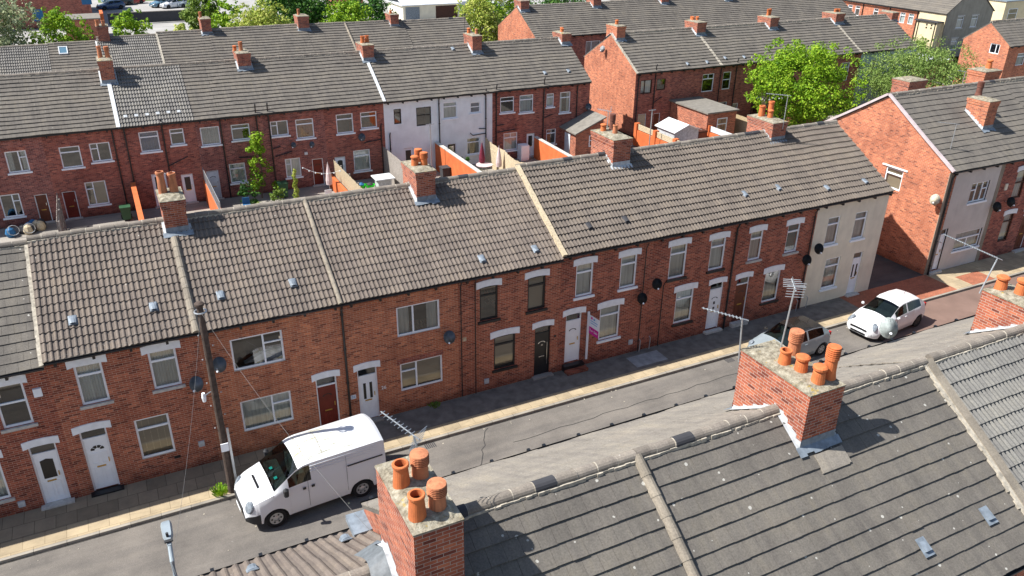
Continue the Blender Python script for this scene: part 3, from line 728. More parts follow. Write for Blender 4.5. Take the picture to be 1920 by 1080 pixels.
# ------------------------------------------------------------------ terraced houses
def house(label, x0, x1, ye, ze, yr, zr, wall='brick', tile='pan', kind='pan', holes=(), gables=(False, False), group=None,
          gauge=.34, over=.2, roll=.165, rear='plain', gut=True, seed=1, ridge=True, name='terraced_house', ends=(0, 0), rdark=0, tw=.33, zg=0, rearkind=None, ridge_mat='ridge', lift=None, cat='house', rear_tile=None):
    """ye/ze eave edge nearer the camera, yr/zr the ridge"""
    yf, yb = ye+over, 2*yr-ye-over
    k = (zr-ze)/(yr-ye)
    h = thing(name, label, cat, ((x0+x1)/2, yf, 0), group)
    F = FR((0, yf, 0), (1, 0, 0), (0, -1, 0))
    zw = ze+over*k-.09
    mb = MB(); wall_grid(mb, F, x0, x1, zg, zw, holes)
    e = .004
    wall_grid(mb, FR((0, yb, 0), (1, 0, 0), (0, 1, 0)), x0, x1, zg, zw, [])
    for xx, on in ((x0+e, gables[0]), (x1-e, gables[1])):
        if on is True or on is False:
            mb.quad((xx, yf, zg), (xx, yb, zg), (xx, yb, zw), (xx, yr, zr-.09), (xx, yf, zw))
        else:                       # gable with window openings given in (y0,y1,z0,z1)
            wall_grid(mb, FR((xx, 0, 0), (0, 1, 0), (-1, 0, 0)), yf, yb, zg, zw, on)
            mb.quad((xx, yf, zw), (xx, yb, zw), (xx, yr, zr-.09))
    w = mb.build('wall', wall, h)
    if any(g is not False for g in gables) and gables[0] is not False and wall == 'brick': pass
    P, L = slope_fn(0, yr, zr, ye, ze)
    a0, a1 = x0-ends[0], x1+ends[1]
    rm = MB(); roof_slab(rm, a0, a1, P, L)
    P2, L2 = slope_fn(0, yr, zr, 2*yr-ye, ze); roof_slab(rm, a0, a1, P2, L2)
    if kind == 'pan': roof_pan(rm, a0, a1, P, L, gauge, roll, lift=lift or .034)
    else: roof_flat(rm, a0, a1, P, L, gauge, tw, seed=seed, lift=lift or .03)
    r1_ = rm
    if rear_tile: rm = MB(); lift = .014
    if rearkind == 'pan': roof_pan(rm, a0, a1, P2, L2, gauge, roll, lift=lift or .034)
    else: roof_flat(rm, a0, a1, P2, L2, gauge, tw, seed=seed+5)
    ro = r1_.build('roof', tile, h)
    if rear_tile: rm.build('roof', rear_tile, h)
    if ridge: ridge_tiles(a0, a1, yr, zr+.03, ro, seed=seed, dark=rdark, mat=ridge_mat)
    if gut: gutter(h, x0, x1, ye-.02, ze-.03)
    return h, F, P, L, ro

G_MID = 'terraced houses along the far side of the street'
ME, MZ, MR, MZR = -.2, 5.22, 4., 7.62
MK = (MZR-MZ)/(MR-ME)
def svent(ro, P, x, z): roof_vent(ro, P, x, (MZR-z)/MK*math.hypot(1, MK))

# -- house A, lower flat-tiled roof on the far left, and one more to its left
def mid(label, x0, x1, dz=0, **k):
    k.setdefault('wall', 'brick_b' if 1 < x0 < 9 else ('brick_c' if x0 > 14 or x0 < -4 else 'brick'))
    return house(label, x0, x1, ME, MZ+dz, MR, MZR+dz, group=G_MID, **k)
hA0, F, P, L, ro = mid('brick terraced house beyond the left edge of the photo', -12, -7.6, -.12, tile='flat_grey', kind='flat', holes=[(-9.4, -8.6, 3.1, 4.7), (-9.4, -8.4, .8, 2.3)])
window(hA0, F, (-9.4, -8.6, 3.1, 4.7)); window(hA0, F, (-9.4, -8.4, .8, 2.3))
Wn = [(-4.64, -3.83, 3.16, 4.65), (-6.15, -5.01, .66, 2.25), (-4.21, -3.45, 0.02, 2.31), (-7.0, -6.2, 3.16, 4.65)]
hA, F, P, L, ro = mid('leftmost brick house with flat grey tiles and half glazed white door', -7.6, -3.16, -.12, tile='flat_grey', kind='flat', holes=Wn, seed=4, ridge_mat='flat_brown')
window(hA, F, Wn[0], 'mid', cur='dark', sill='stone_sill', lintel=True); window(hA, F, Wn[1], 'top', cur='net', sill='stone_sill', lintel=True); window(hA, F, Wn[3], 'top', sill='stone_sill', lintel=True)
door(hA, F, Wn[2], style='half'); flat_strip(hA, -3.26, -3.16, P, L, 'mortar', h=.07, ragged=.02)
# burglar alarm box
MB().box((-3.63, -.08, 4.06), (-3.4, 0.0, 4.34)).build('alarm_box', 'upvc', hA)
# rooflights of pale tiles
MB().add([P(-6.0, 3.1, .06), P(-5.6, 3.1, .06), P(-5.6, 3.42, .06), P(-6.0, 3.42, .06)], [(0, 1, 2, 3)]).build('glazed_tile', 'white_sheet', ro)
# -- house B
Wn = [(-2.44, -1.66, 3.36, 4.8), (-.34, .49, 3.36, 4.76), (-1.16, -.11, .83, 2.4), (-2.76, -1.98, .06, 2.43)]
hB, F, P, L, ro = mid('brick house with grey brown pantiles and white door with fan light', -3.16, 1.2, tile='pan', holes=Wn, seed=5, ends=(0, 0))
window(hB, F, Wn[0], 'top', cur='net', sill='stone_sill', lintel=True, lw=.17); window(hB, F, Wn[1], 'top', cur='net_pale', sill='stone_sill', lintel=True, lw=.17)
wB = window(hB, F, Wn[2], 'top', cur='blind'); mb = MB()
for i in range(1, 5): mb.box((-1.16+i*.21-.012, -.15, .9), (-1.16+i*.21+.012, -.14, 2.35), F)
mb.build('blind_tapes', 'wood_pale', wB)
door(hB, F, Wn[3], style='fan', step='black', lw=.17); svent(ro, P, -2.2, 5.86); svent(ro, P, .12, 5.84)
verge_strip(hB, 1.2, P, L, .13, s0=.9)
downpipe(hB, 1.42, 0, .0, 5.1, .03)
MB().box((-.2, -.012, .55), (-.0, .0, .65)).build('air_brick', 'black', hB)
# -- house C
Wn = [(2.15, 3.86, 3.38, 4.6), (2.16, 3.89, .9, 2.15), (4.79, 5.55, .05, 2.33)]
hC, F, P, L, ro = mid('brick house behind the van with mahogany door and wide windows', 1.2, 5.96, tile='pan', holes=Wn, seed=6, rdark=.12)
w = window(hC, F, Wn[0], 'Lr', cur='dark'); window(hC, F, Wn[1], 'Lr', cur='net')
# pillow-like white bedding on the sill inside
mb = MB(); pts = [(2.55, 3.43), (3.8, 3.43), (3.8, 3.72), (3.45, 3.74), (3.1, 3.66), (2.8, 3.55)]
mb.prism(pts, -.5, -.3, F); mb.build('bedding', 'net_pale', w)
door(hC, F, Wn[2], 'door_red', style='arch', step='concrete'); svent(ro, P, 2.19, 5.83); svent(ro, P, 4.56, 5.8)
verge_strip(hC, 5.9, P, L, .085, s0=.05); downpipe(hC, 5.93, 0, .0, 5.1)
# -- house D
Wn = [(7.92, 9.6, 3.3, 4.52), (7.95, 9.65, .93, 2.14), (6.31, 7.06, .05, 2.32)]
hD, F, P, L, ro = mid('brick house with number tiles beside a white door with two slit panes', 5.96, 10.35, tile='pan', holes=Wn, seed=7)
window(hD, F, Wn[0], 'two', cur='sides'); window(hD, F, Wn[1], 'Ll', cur='blind'); brick_soldier(hD, F, 7.95, 9.65, 2.14)
door(hD, F, Wn[2], style='two', step='concrete')
for uu, s_ in ((7.22, '26'), ): text(hD, F, '26', .2, uu+.05, 1.32, .012, 'upvc', name='house_number')
MB().box((6.0, 0, 1.15), (6.2, .015, 1.32), F).build('number_tile', 'board_white', hD); text(hD, F, '26', .14, 6.1, 1.235, .017, 'board_blue', name='house_number')
# -- house E
Wn = [(11.23, 12.0, 3.19, 4.64), (13.29, 14.08, 3.17, 4.63), (11.84, 12.78, .85, 2.35), (13.66, 14.39, .04, 2.34)]
hE, F, P, L, ro = mid('central brick house with black window frames and a black door', 10.35, 14.76, tile='pan', holes=Wn, seed=8, rdark=.1)
window(hE, F, Wn[0], 'top', 'black', 'dark', 'black', True, lw=.15); window(hE, F, Wn[1], 'top', 'black', 'blind', 'black', True, lw=.15); window(hE, F, Wn[2], 'top', 'black', 'blind', 'black', True, lw=.17)
door(hE, F, Wn[3], 'black', transom=.36, style='board', frame='black', step='concrete')
text(hE, F, '28', .1, 14.02, 1.45, -.045, 'chrome', name='house_number')
svent(ro, P, 11.52, 5.57); svent(ro, P, 13.78, 5.56)
MB().box((10.5, -.01, 2.5), (10.66, .0, 2.66)).build('air_brick', 'wood_pale', hE); downpipe(hE, 11.02, 0, .0, 5.1, .02); downpipe(hE, 9.98+.45, 0, 0.05, 5.1, .02)
MB().box((14.55, 0, 1.72), (14.63, .04, 1.8), F).build('doorbell', 'black', hE)
# -- house F
Wn = [(15.46, 16.27, 3.31, 4.77), (17.59, 18.4, 3.25, 4.73), (16.73, 17.74, .99, 2.55), (15.09, 15.85, .27, 2.59)]
hF, F, P, L, ro = mid('brick house with an estate agent board beside its white door', 14.76, 19.15, .13, tile='pan_dark', holes=Wn, seed=9, rdark=.12, lift=.055)
for w_ in Wn[:3]: window(hF, F, w_, 'top', cur='net', sill='upvc', lintel=True, lw=.15)
door(hF, F, Wn[3], style='arch', step='black', lw=.16)
MB().box((15.0, -.5, 0), (16.0, -.22, .12)).build('brick_step', 'brick', hF)
for x_, z_ in ((16.46, 5.93), (18.22, 5.93)): MB().box((x_-.09, .0, 0), (x_+.09, .0, 0)) if 0 else roof_vent(ro, P, x_, (MZR+.13-z_)/MK*math.hypot(1, MK), 'ridge_dark')
flat_strip(hF, 14.7, 14.86, P, L, 'wood_pale', h=.11, ragged=.02); downpipe(hF, 18.78, 0, 0, 5.15, .02)
# -- house G
Wn = [(20.08, 20.97, 3.18, 4.75), (22.25, 23.08, 3.16, 4.67), (20.65, 21.62, .87, 2.5), (22.54, 23.3, .1, 2.46)]
hG, F, P, L, ro = mid('brick house with black sills and white door of small square panes', 19.15, 23.65, .13, tile='pan_dark', holes=Wn, seed=10, rdark=.08, lift=.055)
window(hG, F, Wn[0], 'top', cur='net_pale', sill='black', lintel=True, lw=.15); window(hG, F, Wn[1], 'top', cur='net', sill='black', lintel=True, lw=.15); window(hG, F, Wn[2], 'top', cur='net', sill='black', lintel=True, lw=.15)
door(hG, F, Wn[3], style='diamond'); downpipe(hG, 23.58, 0, 0, 5.2); downpipe(hG, 19.85, 0, 0, 3.2, .02)
# -- house H
Wn = [(24.48, 25.21, 3.21, 4.64), (26.67, 27.44, 3.18, 4.61), (25.75, 26.7, .81, 2.39), (24.06, 24.82, .2, 2.42)]
hH, F, P, L, ro = mid('brick house with brown door and a teal curtain upstairs', 23.65, 28.37, .13, tile='pan_dark', holes=Wn, seed=11, rdark=.1, lift=.055)
window(hH, F, Wn[0], 'top', cur='net_pale', sill='stone_sill', lintel=True, lw=.15); window(hH, F, Wn[1], 'top', cur='teal', sill='stone_sill', lintel=True, lw=.15); window(hH, F, Wn[2], 'plain', cur='net_pale', sill='black', lintel=True, lw=.15)
door(hH, F, Wn[3], 'door_brown', style='arch'); svent(ro, P, 24.69, 5.9); svent(ro, P, 26.63, 5.9); downpipe(hH, 28.2, 0, 0, 5.2, .03)
# -- house I
Wn = [(29.18, 29.97, 3.13, 4.54), (30.98, 31.79, 3.1, 4.52), (29.56, 30.54, .72, 2.35), (31.45, 32.09, .03, 2.32)]
hI, F, P, L, ro = mid('cream rendered end house beside the alley with white door', 28.37, 33.03, .13, wall='cream', tile='pan_dark', holes=Wn, seed=12, gables=(False, True), rdark=.08, lift=.055)
for w_ in Wn[:3]: window(hI, F, w_, 'top', cur='net', sill='upvc')
door(hI, F, Wn[3], style='two', lintel=False); svent(ro, P, 29.28, 5.65); svent(ro, P, 31.77, 5.65)
# chimneys of the middle row
CK = MK
chimney(hB, 1.0, 1.74, 3.4, 4.75, 8.52, MR, MZR, CK, [(1.16, 4.2, 'roll', .78, .125, 'pot_pale'), (1.52, 4.15, 'roll', .7, .125, 'pot_pale')])
chimney(hD, 10.03, 10.8, 3.15, 4.7, 8.42, MR, MZR, CK, [(10.25, 3.85, 'cap', .42, .13), (10.58, 3.72, 'louvre', .55, .13), (10.55, 4.25, 'louvre', .55, .13)], flash='lead')
chimney(hF, 19.08, 19.97, 3.3, 5.1, 8.6, MR, MZR+.1, CK, [(19.35, 4.6, 'cap', .35, .12), (19.6, 4.05, 'roll', .4, .1, 'pot_pale'), (19.8, 4.6, 'tall', .75, .12, 'pot_dark')], flash='lead_white')
chimney(hH, 28.17, 29.03, 3.4, 5.15, 8.35, MR, MZR+.1, CK, [(28.42, 4.55, 'roll', .55, .13), (28.62, 4.15, 'cap', .42, .12), (28.84, 4.4, 'roll', .75, .13), (28.7, 4.8, 'cap', .45, .12)])
# -- J, K, L: the block across the alley, higher roof
JZ, JZR, JY = 5.75, 8.64, 4.48
G_J = 'houses in the block across the alley'
Wn = [(39.25, 40.65, 3.72, 4.81), (39.06, 41.15, 1.02, 2.06), (37.56, 38.25, .12, 2.5)]
hJ, F, P, L, ro = house('end house with sunlit orange brick gable and grey beige rendered front', 37.2, 41.57, -.2, JZ, JY, JZR, wall='brick_sunlit', tile='flat_lichen', kind='flat', holes=Wn, gables=([(2.6, 3.7, 3.84, 4.95)], False), group=G_J, seed=13, rdark=.1, tw=.34, gauge=.36, lift=.036)
fm = MB(); wall_grid(fm, FR((0, -.012, 0), (1, 0, 0), (0, -1, 0)), 37.75, 41.35, .02, 5.72, [(a-.0, b, c, d) for a, b, c, d in Wn if a > 37.75]+[(37.75, 38.25, .02, 2.5)], .0)
fm.build('rendered_front', 'beige', hJ)
q = MB(); q2 = MB(); z = 0; i = 0
while z < 5.6:
    e = .32 if i % 2 else .4; q.box((37.185, -.03, z), (37.185+e, -.002, z+.236)); q2.box((41.3, -.03, z), (41.57, -.002, z+.236)); z += .235; i += 1
q.build('quoin_stones', 'quoin', hJ); q2.build('quoin_stones', 'quoin', hJ); downpipe(hJ, 37.42, -.02, 0, 5.6, .05)
window(hJ, F, Wn[0], 'three', cur='dark', sill='upvc'); window(hJ, F, Wn[1], 'openb', cur='net', sill='upvc'); door(hJ, F, Wn[2], style='arch', lintel=False)
GX = FR((37.2, 0, 0), (0, 1, 0), (-1, 0, 0))
window(hJ, GX, (2.6, 3.7, 3.84, 4.95), 'top', cur='blind'); MB().box((2.35, 0, 5.0), (3.95, .05, 5.07), GX).build('lintel', 'paint_white', hJ)
flat_strip(hJ, 37.08, 37.22, P, L, plain('pinkish verge', (.5, .42, .42), .8), name='verge_boards', h=.1)
P2, L2 = slope_fn(0, JY, JZR, 2*JY+.2, JZ); flat_strip(hJ, 37.08, 37.22, P2, L2, bpy.data.materials['pinkish verge'], name='verge_boards', h=.1)
Wn = [(42.9, 43.75, 3.4, 5.0), (42.85, 43.7, .86, 2.5), (44.6, 45.4, .1, 2.5)]
hK, F, P, L, ro = house('dark brick house at the right edge with brown window frames', 41.57, 46.1, -.2, JZ, JY, JZR, wall='brick_dull', tile='flat_lichen', kind='flat', holes=Wn, group=G_J, seed=14, rdark=.1, tw=.34, gauge=.36, lift=.036)
window(hK, F, Wn[0], 'mid', 'brown_frame', 'net', None, True); window(hK, F, Wn[1], 'top', 'brown_frame', 'net', None, True); door(hK, F, Wn[2], 'door_brown')
MB().box((42.05, -.06, 4.05), (42.25, 0, 4.4)).build('alarm_box', 'cream', hK)
hL, F, P, L, ro = house('brick house with its roof running out of the right edge', 46.1, 50.6, -.2, JZ, JY, JZR, wall='brick_dull', tile='flat_lichen', kind='flat', group=G_J, seed=15)
hL2, F, P, L, ro = house('brick house past the right edge of the photo', 50.6, 58, -.2, JZ, JY, JZR, wall='brick_dull', tile='flat_lichen', kind='flat', group=G_J, seed=16, gables=(False, True))
jk = (JZR-JZ)/(JY+.2)
chimney(hJ, 41.5, 42.3, 1.7, 2.95, 8.5, JY, JZR, jk, [(42.2, 2.9, 'tall', .75, .15, 'pot_dark')], mat='brick_sunlit', flash='lead')
chimney(hJ, 39.9, 41.3, 5.5, 6.6, 8.95, JY, JZR, jk, [], mat='brick_stack')
chimney(hK, 46.0, 47.4, 5.3, 6.4, 9.05, JY, JZR, jk, [(46.9, 5.8, 'cap', .55, .15)], mat='brick_sunlit')

# ------------------------------------------------------------------ near row (we look over its roof)
G_N = 'terraced houses on the near side of the street'
NY, NZR, NE, NZ = -14.2, 7.8, -18.2, 5.15
NK = (NZR-NZ)/4.
def near(label, x0, x1, dz=0, **k): return house(label, x0, x1, NE, NZ+dz, NY, NZR+dz, wall='brick', group=G_N, over=.25, name='terraced_house', **k)
n1, F, P, L, ro = near('near house at lower left with wavy brown pantiles and lower ridge', -1.2, 3.55, -.66, tile='pan', kind='pan', rearkind='pan', roll=.235, gauge=2.4, lift=.02, seed=21)
Pn, Ln = slope_fn(0, NY, NZR-.66, -10.2, NZ-.66)
for x_, s_ in ((.9, 3.6), (2.9, 3.6)): roof_vent(ro, Pn, x_, s_)
n0, F, P, L, ro = near('near house below the left bottom corner', -5.6, -1.2, -.66, tile='pan', kind='pan', rearkind='pan', roll=.235, gauge=2.4, lift=.02, seed=20)
n2, F, P, L, ro = near('near house right of the four pot chimney under flat grey tiles', 3.55, 8.2, tile='flat_grey', kind='flat', tw=.335, gauge=.365, lift=.042, rear_tile='sandy', seed=22, rdark=.15)
verge_strip(n2, 8.22, P, L, .12, seg=.42, s0=.02)
n3, F, P, L3, ro3 = near('near house left of the five pot chimney under flat grey tiles', 8.2, 12.45, tile='flat_grey', kind='flat', tw=.335, gauge=.365, lift=.042, rear_tile='sandy', seed=23, rdark=.2)
n4, F, P, L, ro = near('near house with two lead vents in flat grey tiles', 12.45, 16.7, tile='flat_grey', kind='flat', tw=.335, gauge=.365, lift=.042, rear_tile='sandy', seed=24, rdark=.05)
for x_, z_ in ((13.53, 5.76), (15.62, 5.78)):
    s_ = (NZR-z_)/NK*math.hypot(1, NK); mb = MB()
    mb.add([P(x_-.13, s_-.2, .05), P(x_+.13, s_-.2, .05), P(x_+.15, s_+.2, .075), P(x_-.15, s_+.2, .075)], [(0, 1, 2, 3)])
    mb.add([P(x_+a, s_+b, c) for a, b, c in ((-.09, -.12, .06), (.09, -.12, .06), (.09, .1, .13), (-.09, .1, .13), (-.09, .1, .07), (.09, .1, .07))], [(0, 1, 2, 3), (3, 2, 5, 4), (0, 3, 4), (1, 5, 2)])
    v = mb.build('roof_vent', 'lead', ro); MB().add([P(x_+a, s_+.104, c) for a, c in ((-.07, .075), (.07, .075), (.07, .12), (-.07, .12))], [(0, 1, 2, 3)]).build('vent_opening', 'black_hole', v)
flat_strip(n4, 16.68, 16.93, P, L, 'verge', name='party_ridge', h=.1); flat_strip(n4, 16.6, 16.7, P, L, 'mortar', h=.075, ragged=.07, seed=8)
flat_strip(n4, 12.25, 12.95, P, 1.62, 'sandy', name='mortar_fillet', h=.058, s0=1.2, ragged=.12)
n5, F, P, L, ro = near('near house at the right edge under ribbed grey tiles', 16.93, 21.1, tile=tiles('ribbed grey tile', (.19, .185, .17), .1, .17, .06, .15, .1), kind='pan', roll=.14, gauge=.36, lift=.045, rear_tile='sandy', seed=25)
n6, F, P, L, ro = near('near house past the right edge beyond the two pot chimney', 21.1, 25.4, tile='flat_brown', kind='flat', rear_tile='sandy', seed=26)
n7, F, P, L, ro = near('near house at the far right end of the near row', 25.4, 40, tile='flat_brown', kind='flat', rear_tile='sandy', seed=27)
for hh, a, b, dz in ((n0, -5.6, -1.2, -.66), (n1, -1.2, 3.55, -.66), (n2, 3.55, 8.2, 0), (n3, 8.2, 12.45, 0), (n4, 12.45, 16.7, 0), (n5, 16.93, 21.1, 0), (n6, 21.1, 25.4, 0), (n7, 25.4, 40, 0)):
    gutter(hh, a, b, -10.16, NZ+dz-.0)
    FS = FR((0, -10.44, 0), (1, 0, 0), (0, 1, 0))
    for q_ in (.25, .75):
        c = a+(b-a)*q_ if b-a < 6 else a+2+q_*3
        window(hh, FS, (c-.45, c+.45, 3.1, 4.2), 'top', d=.03, cur='net'); 
    window(hh, FS, (a+.9, a+1.9, .9, 2.3), 'top', d=.03, cur='net'); MB().box((a+3.0, 0, 0), (a+3.8, .03, 2.2), FS).build('door', 'upvc', hh)
# the ridge mortar of the near row is thick: extra lumps
chimney(n2, 2.98, 3.82, -15.65, -13.78, 9.08, NY, NZR-.3, NK, [(3.2, -14.5, 'roll', .46, .125), (3.56, -14.42, 'louvre', .5, .135, 'pot_pale'), (3.17, -15.32, 'roll', .46, .125), (3.54, -15.25, 'louvre', .5, .135, 'pot_pale')], corbel=False, cap='flaunch')
chimney(n3, 11.95, 12.95, -15.03, -12.9, 8.68, NY, NZR, NK, [(12.33, -13.85, 'roll', .36, .12, 'pot'), (12.82, -13.62, 'louvre', .62, .135, 'pot_pale'), (12.42, -14.25, 'cap', .42, .13), (12.45, -14.72, 'cap', .42, .13), (12.8, -14.68, 'tall', .78, .13, 'pot')], corbel=False)
chimney(n5, 20.6, 21.6, -14.9, -12.85, 8.38, NY, NZR, NK, [(20.95, -13.1, 'cap', .42, .14), (21.1, -13.55, 'cap', .5, .13), (21.3, -14.2, 'louvre', .5, .13)], corbel=False)
# lead saddle left of the four pot chimney
mb = MB(); n = 8
for i in range(n):
    t0, t1 = i/n, (i+1)/n; yy = lambda t: -14.75+1.25*t
    zz = lambda t: NZR-.66-math.sqrt((yy(t)-NY)**2+.03)*NK+.3
    mb.quad((2.5+.1*math.sin(t0*3), yy(t0), zz(t0)-.02), (2.5+.1*math.sin(t1*3), yy(t1), zz(t1)-.02), (2.985, yy(t1), zz(t1)+.16), (2.985, yy(t0), zz(t0)+.16))
mb.build('lead_saddle', plain('dark lead', (.13, .145, .155), .55, var=.3, scale=7), n1)
mb = MB().box((3.2, -10.95, 4.5), (3.62, -10.45, 4.95)).box((3.12, -11.05, 4.95), (3.7, -10.35, 5.12)); mb.build('party_corbel', 'lead', n2)
# gable step between the lower and upper near roofs, in brick
mb = MB(); mb.quad((3.545, -18, NZ-.7), (3.545, -10.4, NZ-.7), (3.545, -10.4, NZ+.02), (3.545, NY, NZR-.06), (3.545, -18, NZ+.02)); mb.build('party_wall', 'brick', n2)

# ------------------------------------------------------------------ rear row R1
G_R = 'terraced houses behind the middle row'
RE, RZ, RY, RZR = 27.5, 5.25, 31.7, 7.9
def rear(label, x0, x1, dz=0, **k):
    k.setdefault('wall', 'brick_dull' if x0 > 11 or -4 < x0 < 4 else 'brick_dull2'); k.setdefault('tile', 'flat_lichen'); k.setdefault('kind', 'flat'); k.setdefault('lift', .055)
    return house(label, x0, x1, RE, RZ+dz, RY, RZR+dz, group=G_R, **k)
def put(h, F, wins, doors=(), soldier=True):
    for w in wins:
        rect, st, cur = w[:3]; fr = w[3] if len(w) > 3 else 'upvc'
        window(h, F, rect, st, fr, cur, sill=('upvc' if fr == 'upvc' and len(w) < 5 else None))
        if soldier: brick_soldier(h, F, rect[0], rect[1], rect[3])
    for d_ in doors: door(h, F, d_[0], d_[1], transom=d_[3] if len(d_) > 3 else 0, style=d_[2], lintel=False, handle='chrome')
def rr_(label, x0, x1, wins, doors=(), **k):
    sol = k.pop('soldier', True); vents = k.pop('vents', [])
    hs = [w[0] for w in wins]+[d[0] for d in doors]
    h, F, P, L, ro = rear(label, x0, x1, holes=hs, **k); put(h, F, wins, doors, sol)
    for x_, z_ in vents: roof_vent(ro, P, x_, (RZR-z_)/((RZR-RZ)/(RY-RE))*1.18)
    return h, F, P, L, ro
ra0, *_ = rr_('rear brick house outside the left edge', -13, -8.2, [((-10.6, -9.5, 3.2, 4.4), 'top', 'net')], seed=30)
ra, F, P, L, ro = rr_('rear brick house at the left edge with a brown back door', -8.2, -3.75, [((-5.74, -4.67, 3.21, 4.46), 'Lr', 'sides'), ((-6.57, -5.55, .6, 1.98), 'Lr', 'dark')], [((-4.84, -4.18, .03, 1.75), 'door_brown', 'plain')], seed=31)
rb, F, P, L, ro = rr_('rear brick house with a dark red back door under grey flat tiles', -3.75, .33, [((-3.01, -1.92, 3.13, 4.4), 'top', 'dark'), ((-1.41, -.31, 3.31, 4.44), 'Ll', 'dark'), ((-2.11, -.97, .66, 2.14), 'Ll', 'blind')], [((-3.4, -2.67, .03, 1.72), 'door_red', 'plain')], seed=32)
downpipe(rb, -.05, 27.7, 0, 5.3); flat_strip(rb, .24, .46, P, L, 'white_sheet', name='verge_flashing', h=.09)
chimney(rb, -.02, .76, 30.6, 32.4, 8.65, RY, RZR, .63, [(.18, 31.4, 'roll', .72, .12, 'pot_pale'), (.58, 31.3, 'tall', .7, .13, 'pot_pale')])
rc, F, P, L, ro = rr_('rear brick house under ribbed grey pantiles with a row of pale tiles', .33, 4.6, [((1.34, 2.44, 3.58, 4.81), 'top', 'blue_cur'), ((3.08, 3.89, 3.82, 4.81), 'top', 'dark')], [((1.61, 2.44, .05, 2.15), 'upvc', 'halftall'), ((3.3, 3.99, .03, 1.9), 'upvc', 'halftall')], tile='pan_grey', kind='pan', seed=33)
downpipe(rc, .6, 27.7, 0, 5.3); downpipe(rc, 2.7, 27.7, .9, 5.5, extra=[[(2.75, 27.6, 2.6), (3.9, 27.6, 3.05)]])
for i in range(6): MB().add([P(.75+i*.6, 4.05, .085), P(.95+i*.6, 4.05, .085), P(.95+i*.6, 4.25, .085), P(.75+i*.6, 4.25, .085)], [(0, 1, 2, 3)]).build('pale_tile', 'lead_white', ro)
rd, F, P, L, ro = rr_('rear brick house with a pale blue back door', 4.6, 6.1, [((4.84, 5.98, 3.57, 4.72), 'plain', 'net_pale')], [((4.81, 5.55, .03, 1.92), 'door_blue', 'arch')], seed=34)
downpipe(rd, 6.08, 27.7, 0, 5.3)
re_, F, P, L, ro = rr_('rear brick house behind the tall climbing shrub', 6.1, 8.7, [((6.69, 7.82, 3.69, 4.7), 'top', 'dark'), ((6.24, 7.23, .92, 2.21), 'top', 'net')], seed=35)
downpipe(re_, 8.3, 27.7, 2, 5.9, extra=[[(6.9, 27.62, 2.6), (7.9, 27.62, 2.5)]])
chimney(re_, 8.12, 8.95, 30.9, 32.4, 8.5, RY, RZR, .63, [(8.5, 31.5, 'tall', .62, .12, 'pot_pale'), (8.15, 31.8, 'cap', .35, .11)])
rf, F, P, L, ro = rr_('rear brick house with dark red door and orange curtains', 8.7, 12.6, [((9.11, 10.24, 3.68, 4.66), 'Ll', 'dark'), ((10.72, 11.89, 3.34, 4.62), 'top', 'orange_cur'), ((9.78, 10.78, .81, 2.1), 'Ll', 'net')], [((11.55, 12.29, .03, 1.86), 'door_red', 'arch')], seed=36)
downpipe(rf, 9.05, 27.7, .3, 5.9, extra=[[(9.1, 27.62, 2.9), (9.6, 27.62, 3.0)], [(9.2, 27.62, 2.35), (10.3, 27.62, 2.6)]])
MB().box((11.1, 27.6, 2.25), (11.3, 27.7, 2.42)).build('wall_lamp', 'white_sheet', rf)
rg, F, P, L, ro = rr_('rear brick house with white back door left of the white pair', 12.6, 16.72, [((13.41, 14.56, 3.38, 4.68), 'top', 'dark'), ((15.07, 16.21, 3.54, 4.66), 'top', 'dark'), ((14.4, 15.57, .62, 2.1), 'top', 'net')], [((13.09, 13.83, .03, 1.8), 'upvc', 'half')], seed=37, vents=[])
downpipe(rg, 16.45, 27.7, 0, 3.8, extra=[[(16.4, 27.62, 2.7), (15.2, 27.62, 2.6)]])
chimney(rg, 16.5, 17.27, 30.85, 32.4, 8.5, RY, RZR, .63, [(16.7, 31.5, 'roll', .5, .13), (17.05, 31.6, 'roll', .5, .13)])
flat_strip(rg, 16.66, 16.85, P, L, 'white_sheet', name='verge_flashing', h=.09, s0=1.2)
rh, F, P, L, ro = rr_('white rendered rear house with black window frames', 16.72, 20.8, [((17.43, 17.96, 3.61, 4.65), 'top', 'dark', 'black'), ((19.06, 20.16, 3.3, 4.6), 'mid', 'dark', 'black')], [((18.0, 18.75, .03, 1.85), 'upvc', 'halftall')], wall='white_render', seed=38, soldier=False, dz=-.02)
downpipe(rh, 17.05, 27.7, 0, 3.1); downpipe(rh, 20.74, 27.7, 0, 5.2)
ri, F, P, L, ro = rr_('white rendered rear house with white window frames', 20.8, 24.9, [((21.06, 22.12, 3.6, 4.76), 'top', 'net'), ((23.15, 23.93, 3.8, 4.58), 'mid', 'blue_cur'), ((22.85, 23.9, .76, 2.01), 'top', 'sides')], [((21.34, 22.01, .03, 1.75), 'black', 'halftall')], wall='white_render', seed=39, soldier=False, dz=-.02, vents=[(23.44, 7.7)])
downpipe(ri, 24.36, 27.7, 0, 5.5, extra=[[(24.3, 27.62, 2.6), (23.8, 27.62, 2.65)], [(24.3, 27.62, 2.25), (23.3, 27.62, 2.2), (23.1, 27.62, 2.4)]])
chimney(rh, 24.77, 25.5, 30.8, 32.4, 8.65, RY, RZR, .63, [(24.95, 31.9, 'cap', .4, .12), (25.3, 31.3, 'cap', .4, .1, 'pot_pale')])
rj, F, P, L, ro = rr_('rear brick house right of the white pair with white back door', 24.9, 29.1, [((25.54, 26.67, 3.58, 4.72), 'top', 'dark'), ((27.12, 28.26, 3.43, 4.73), 'top', 'net'), ((25.83, 26.98, .7, 2.04), 'twotop', 'net')], [((27.76, 28.45, .03, 1.8), 'upvc', 'halftall')], seed=40)
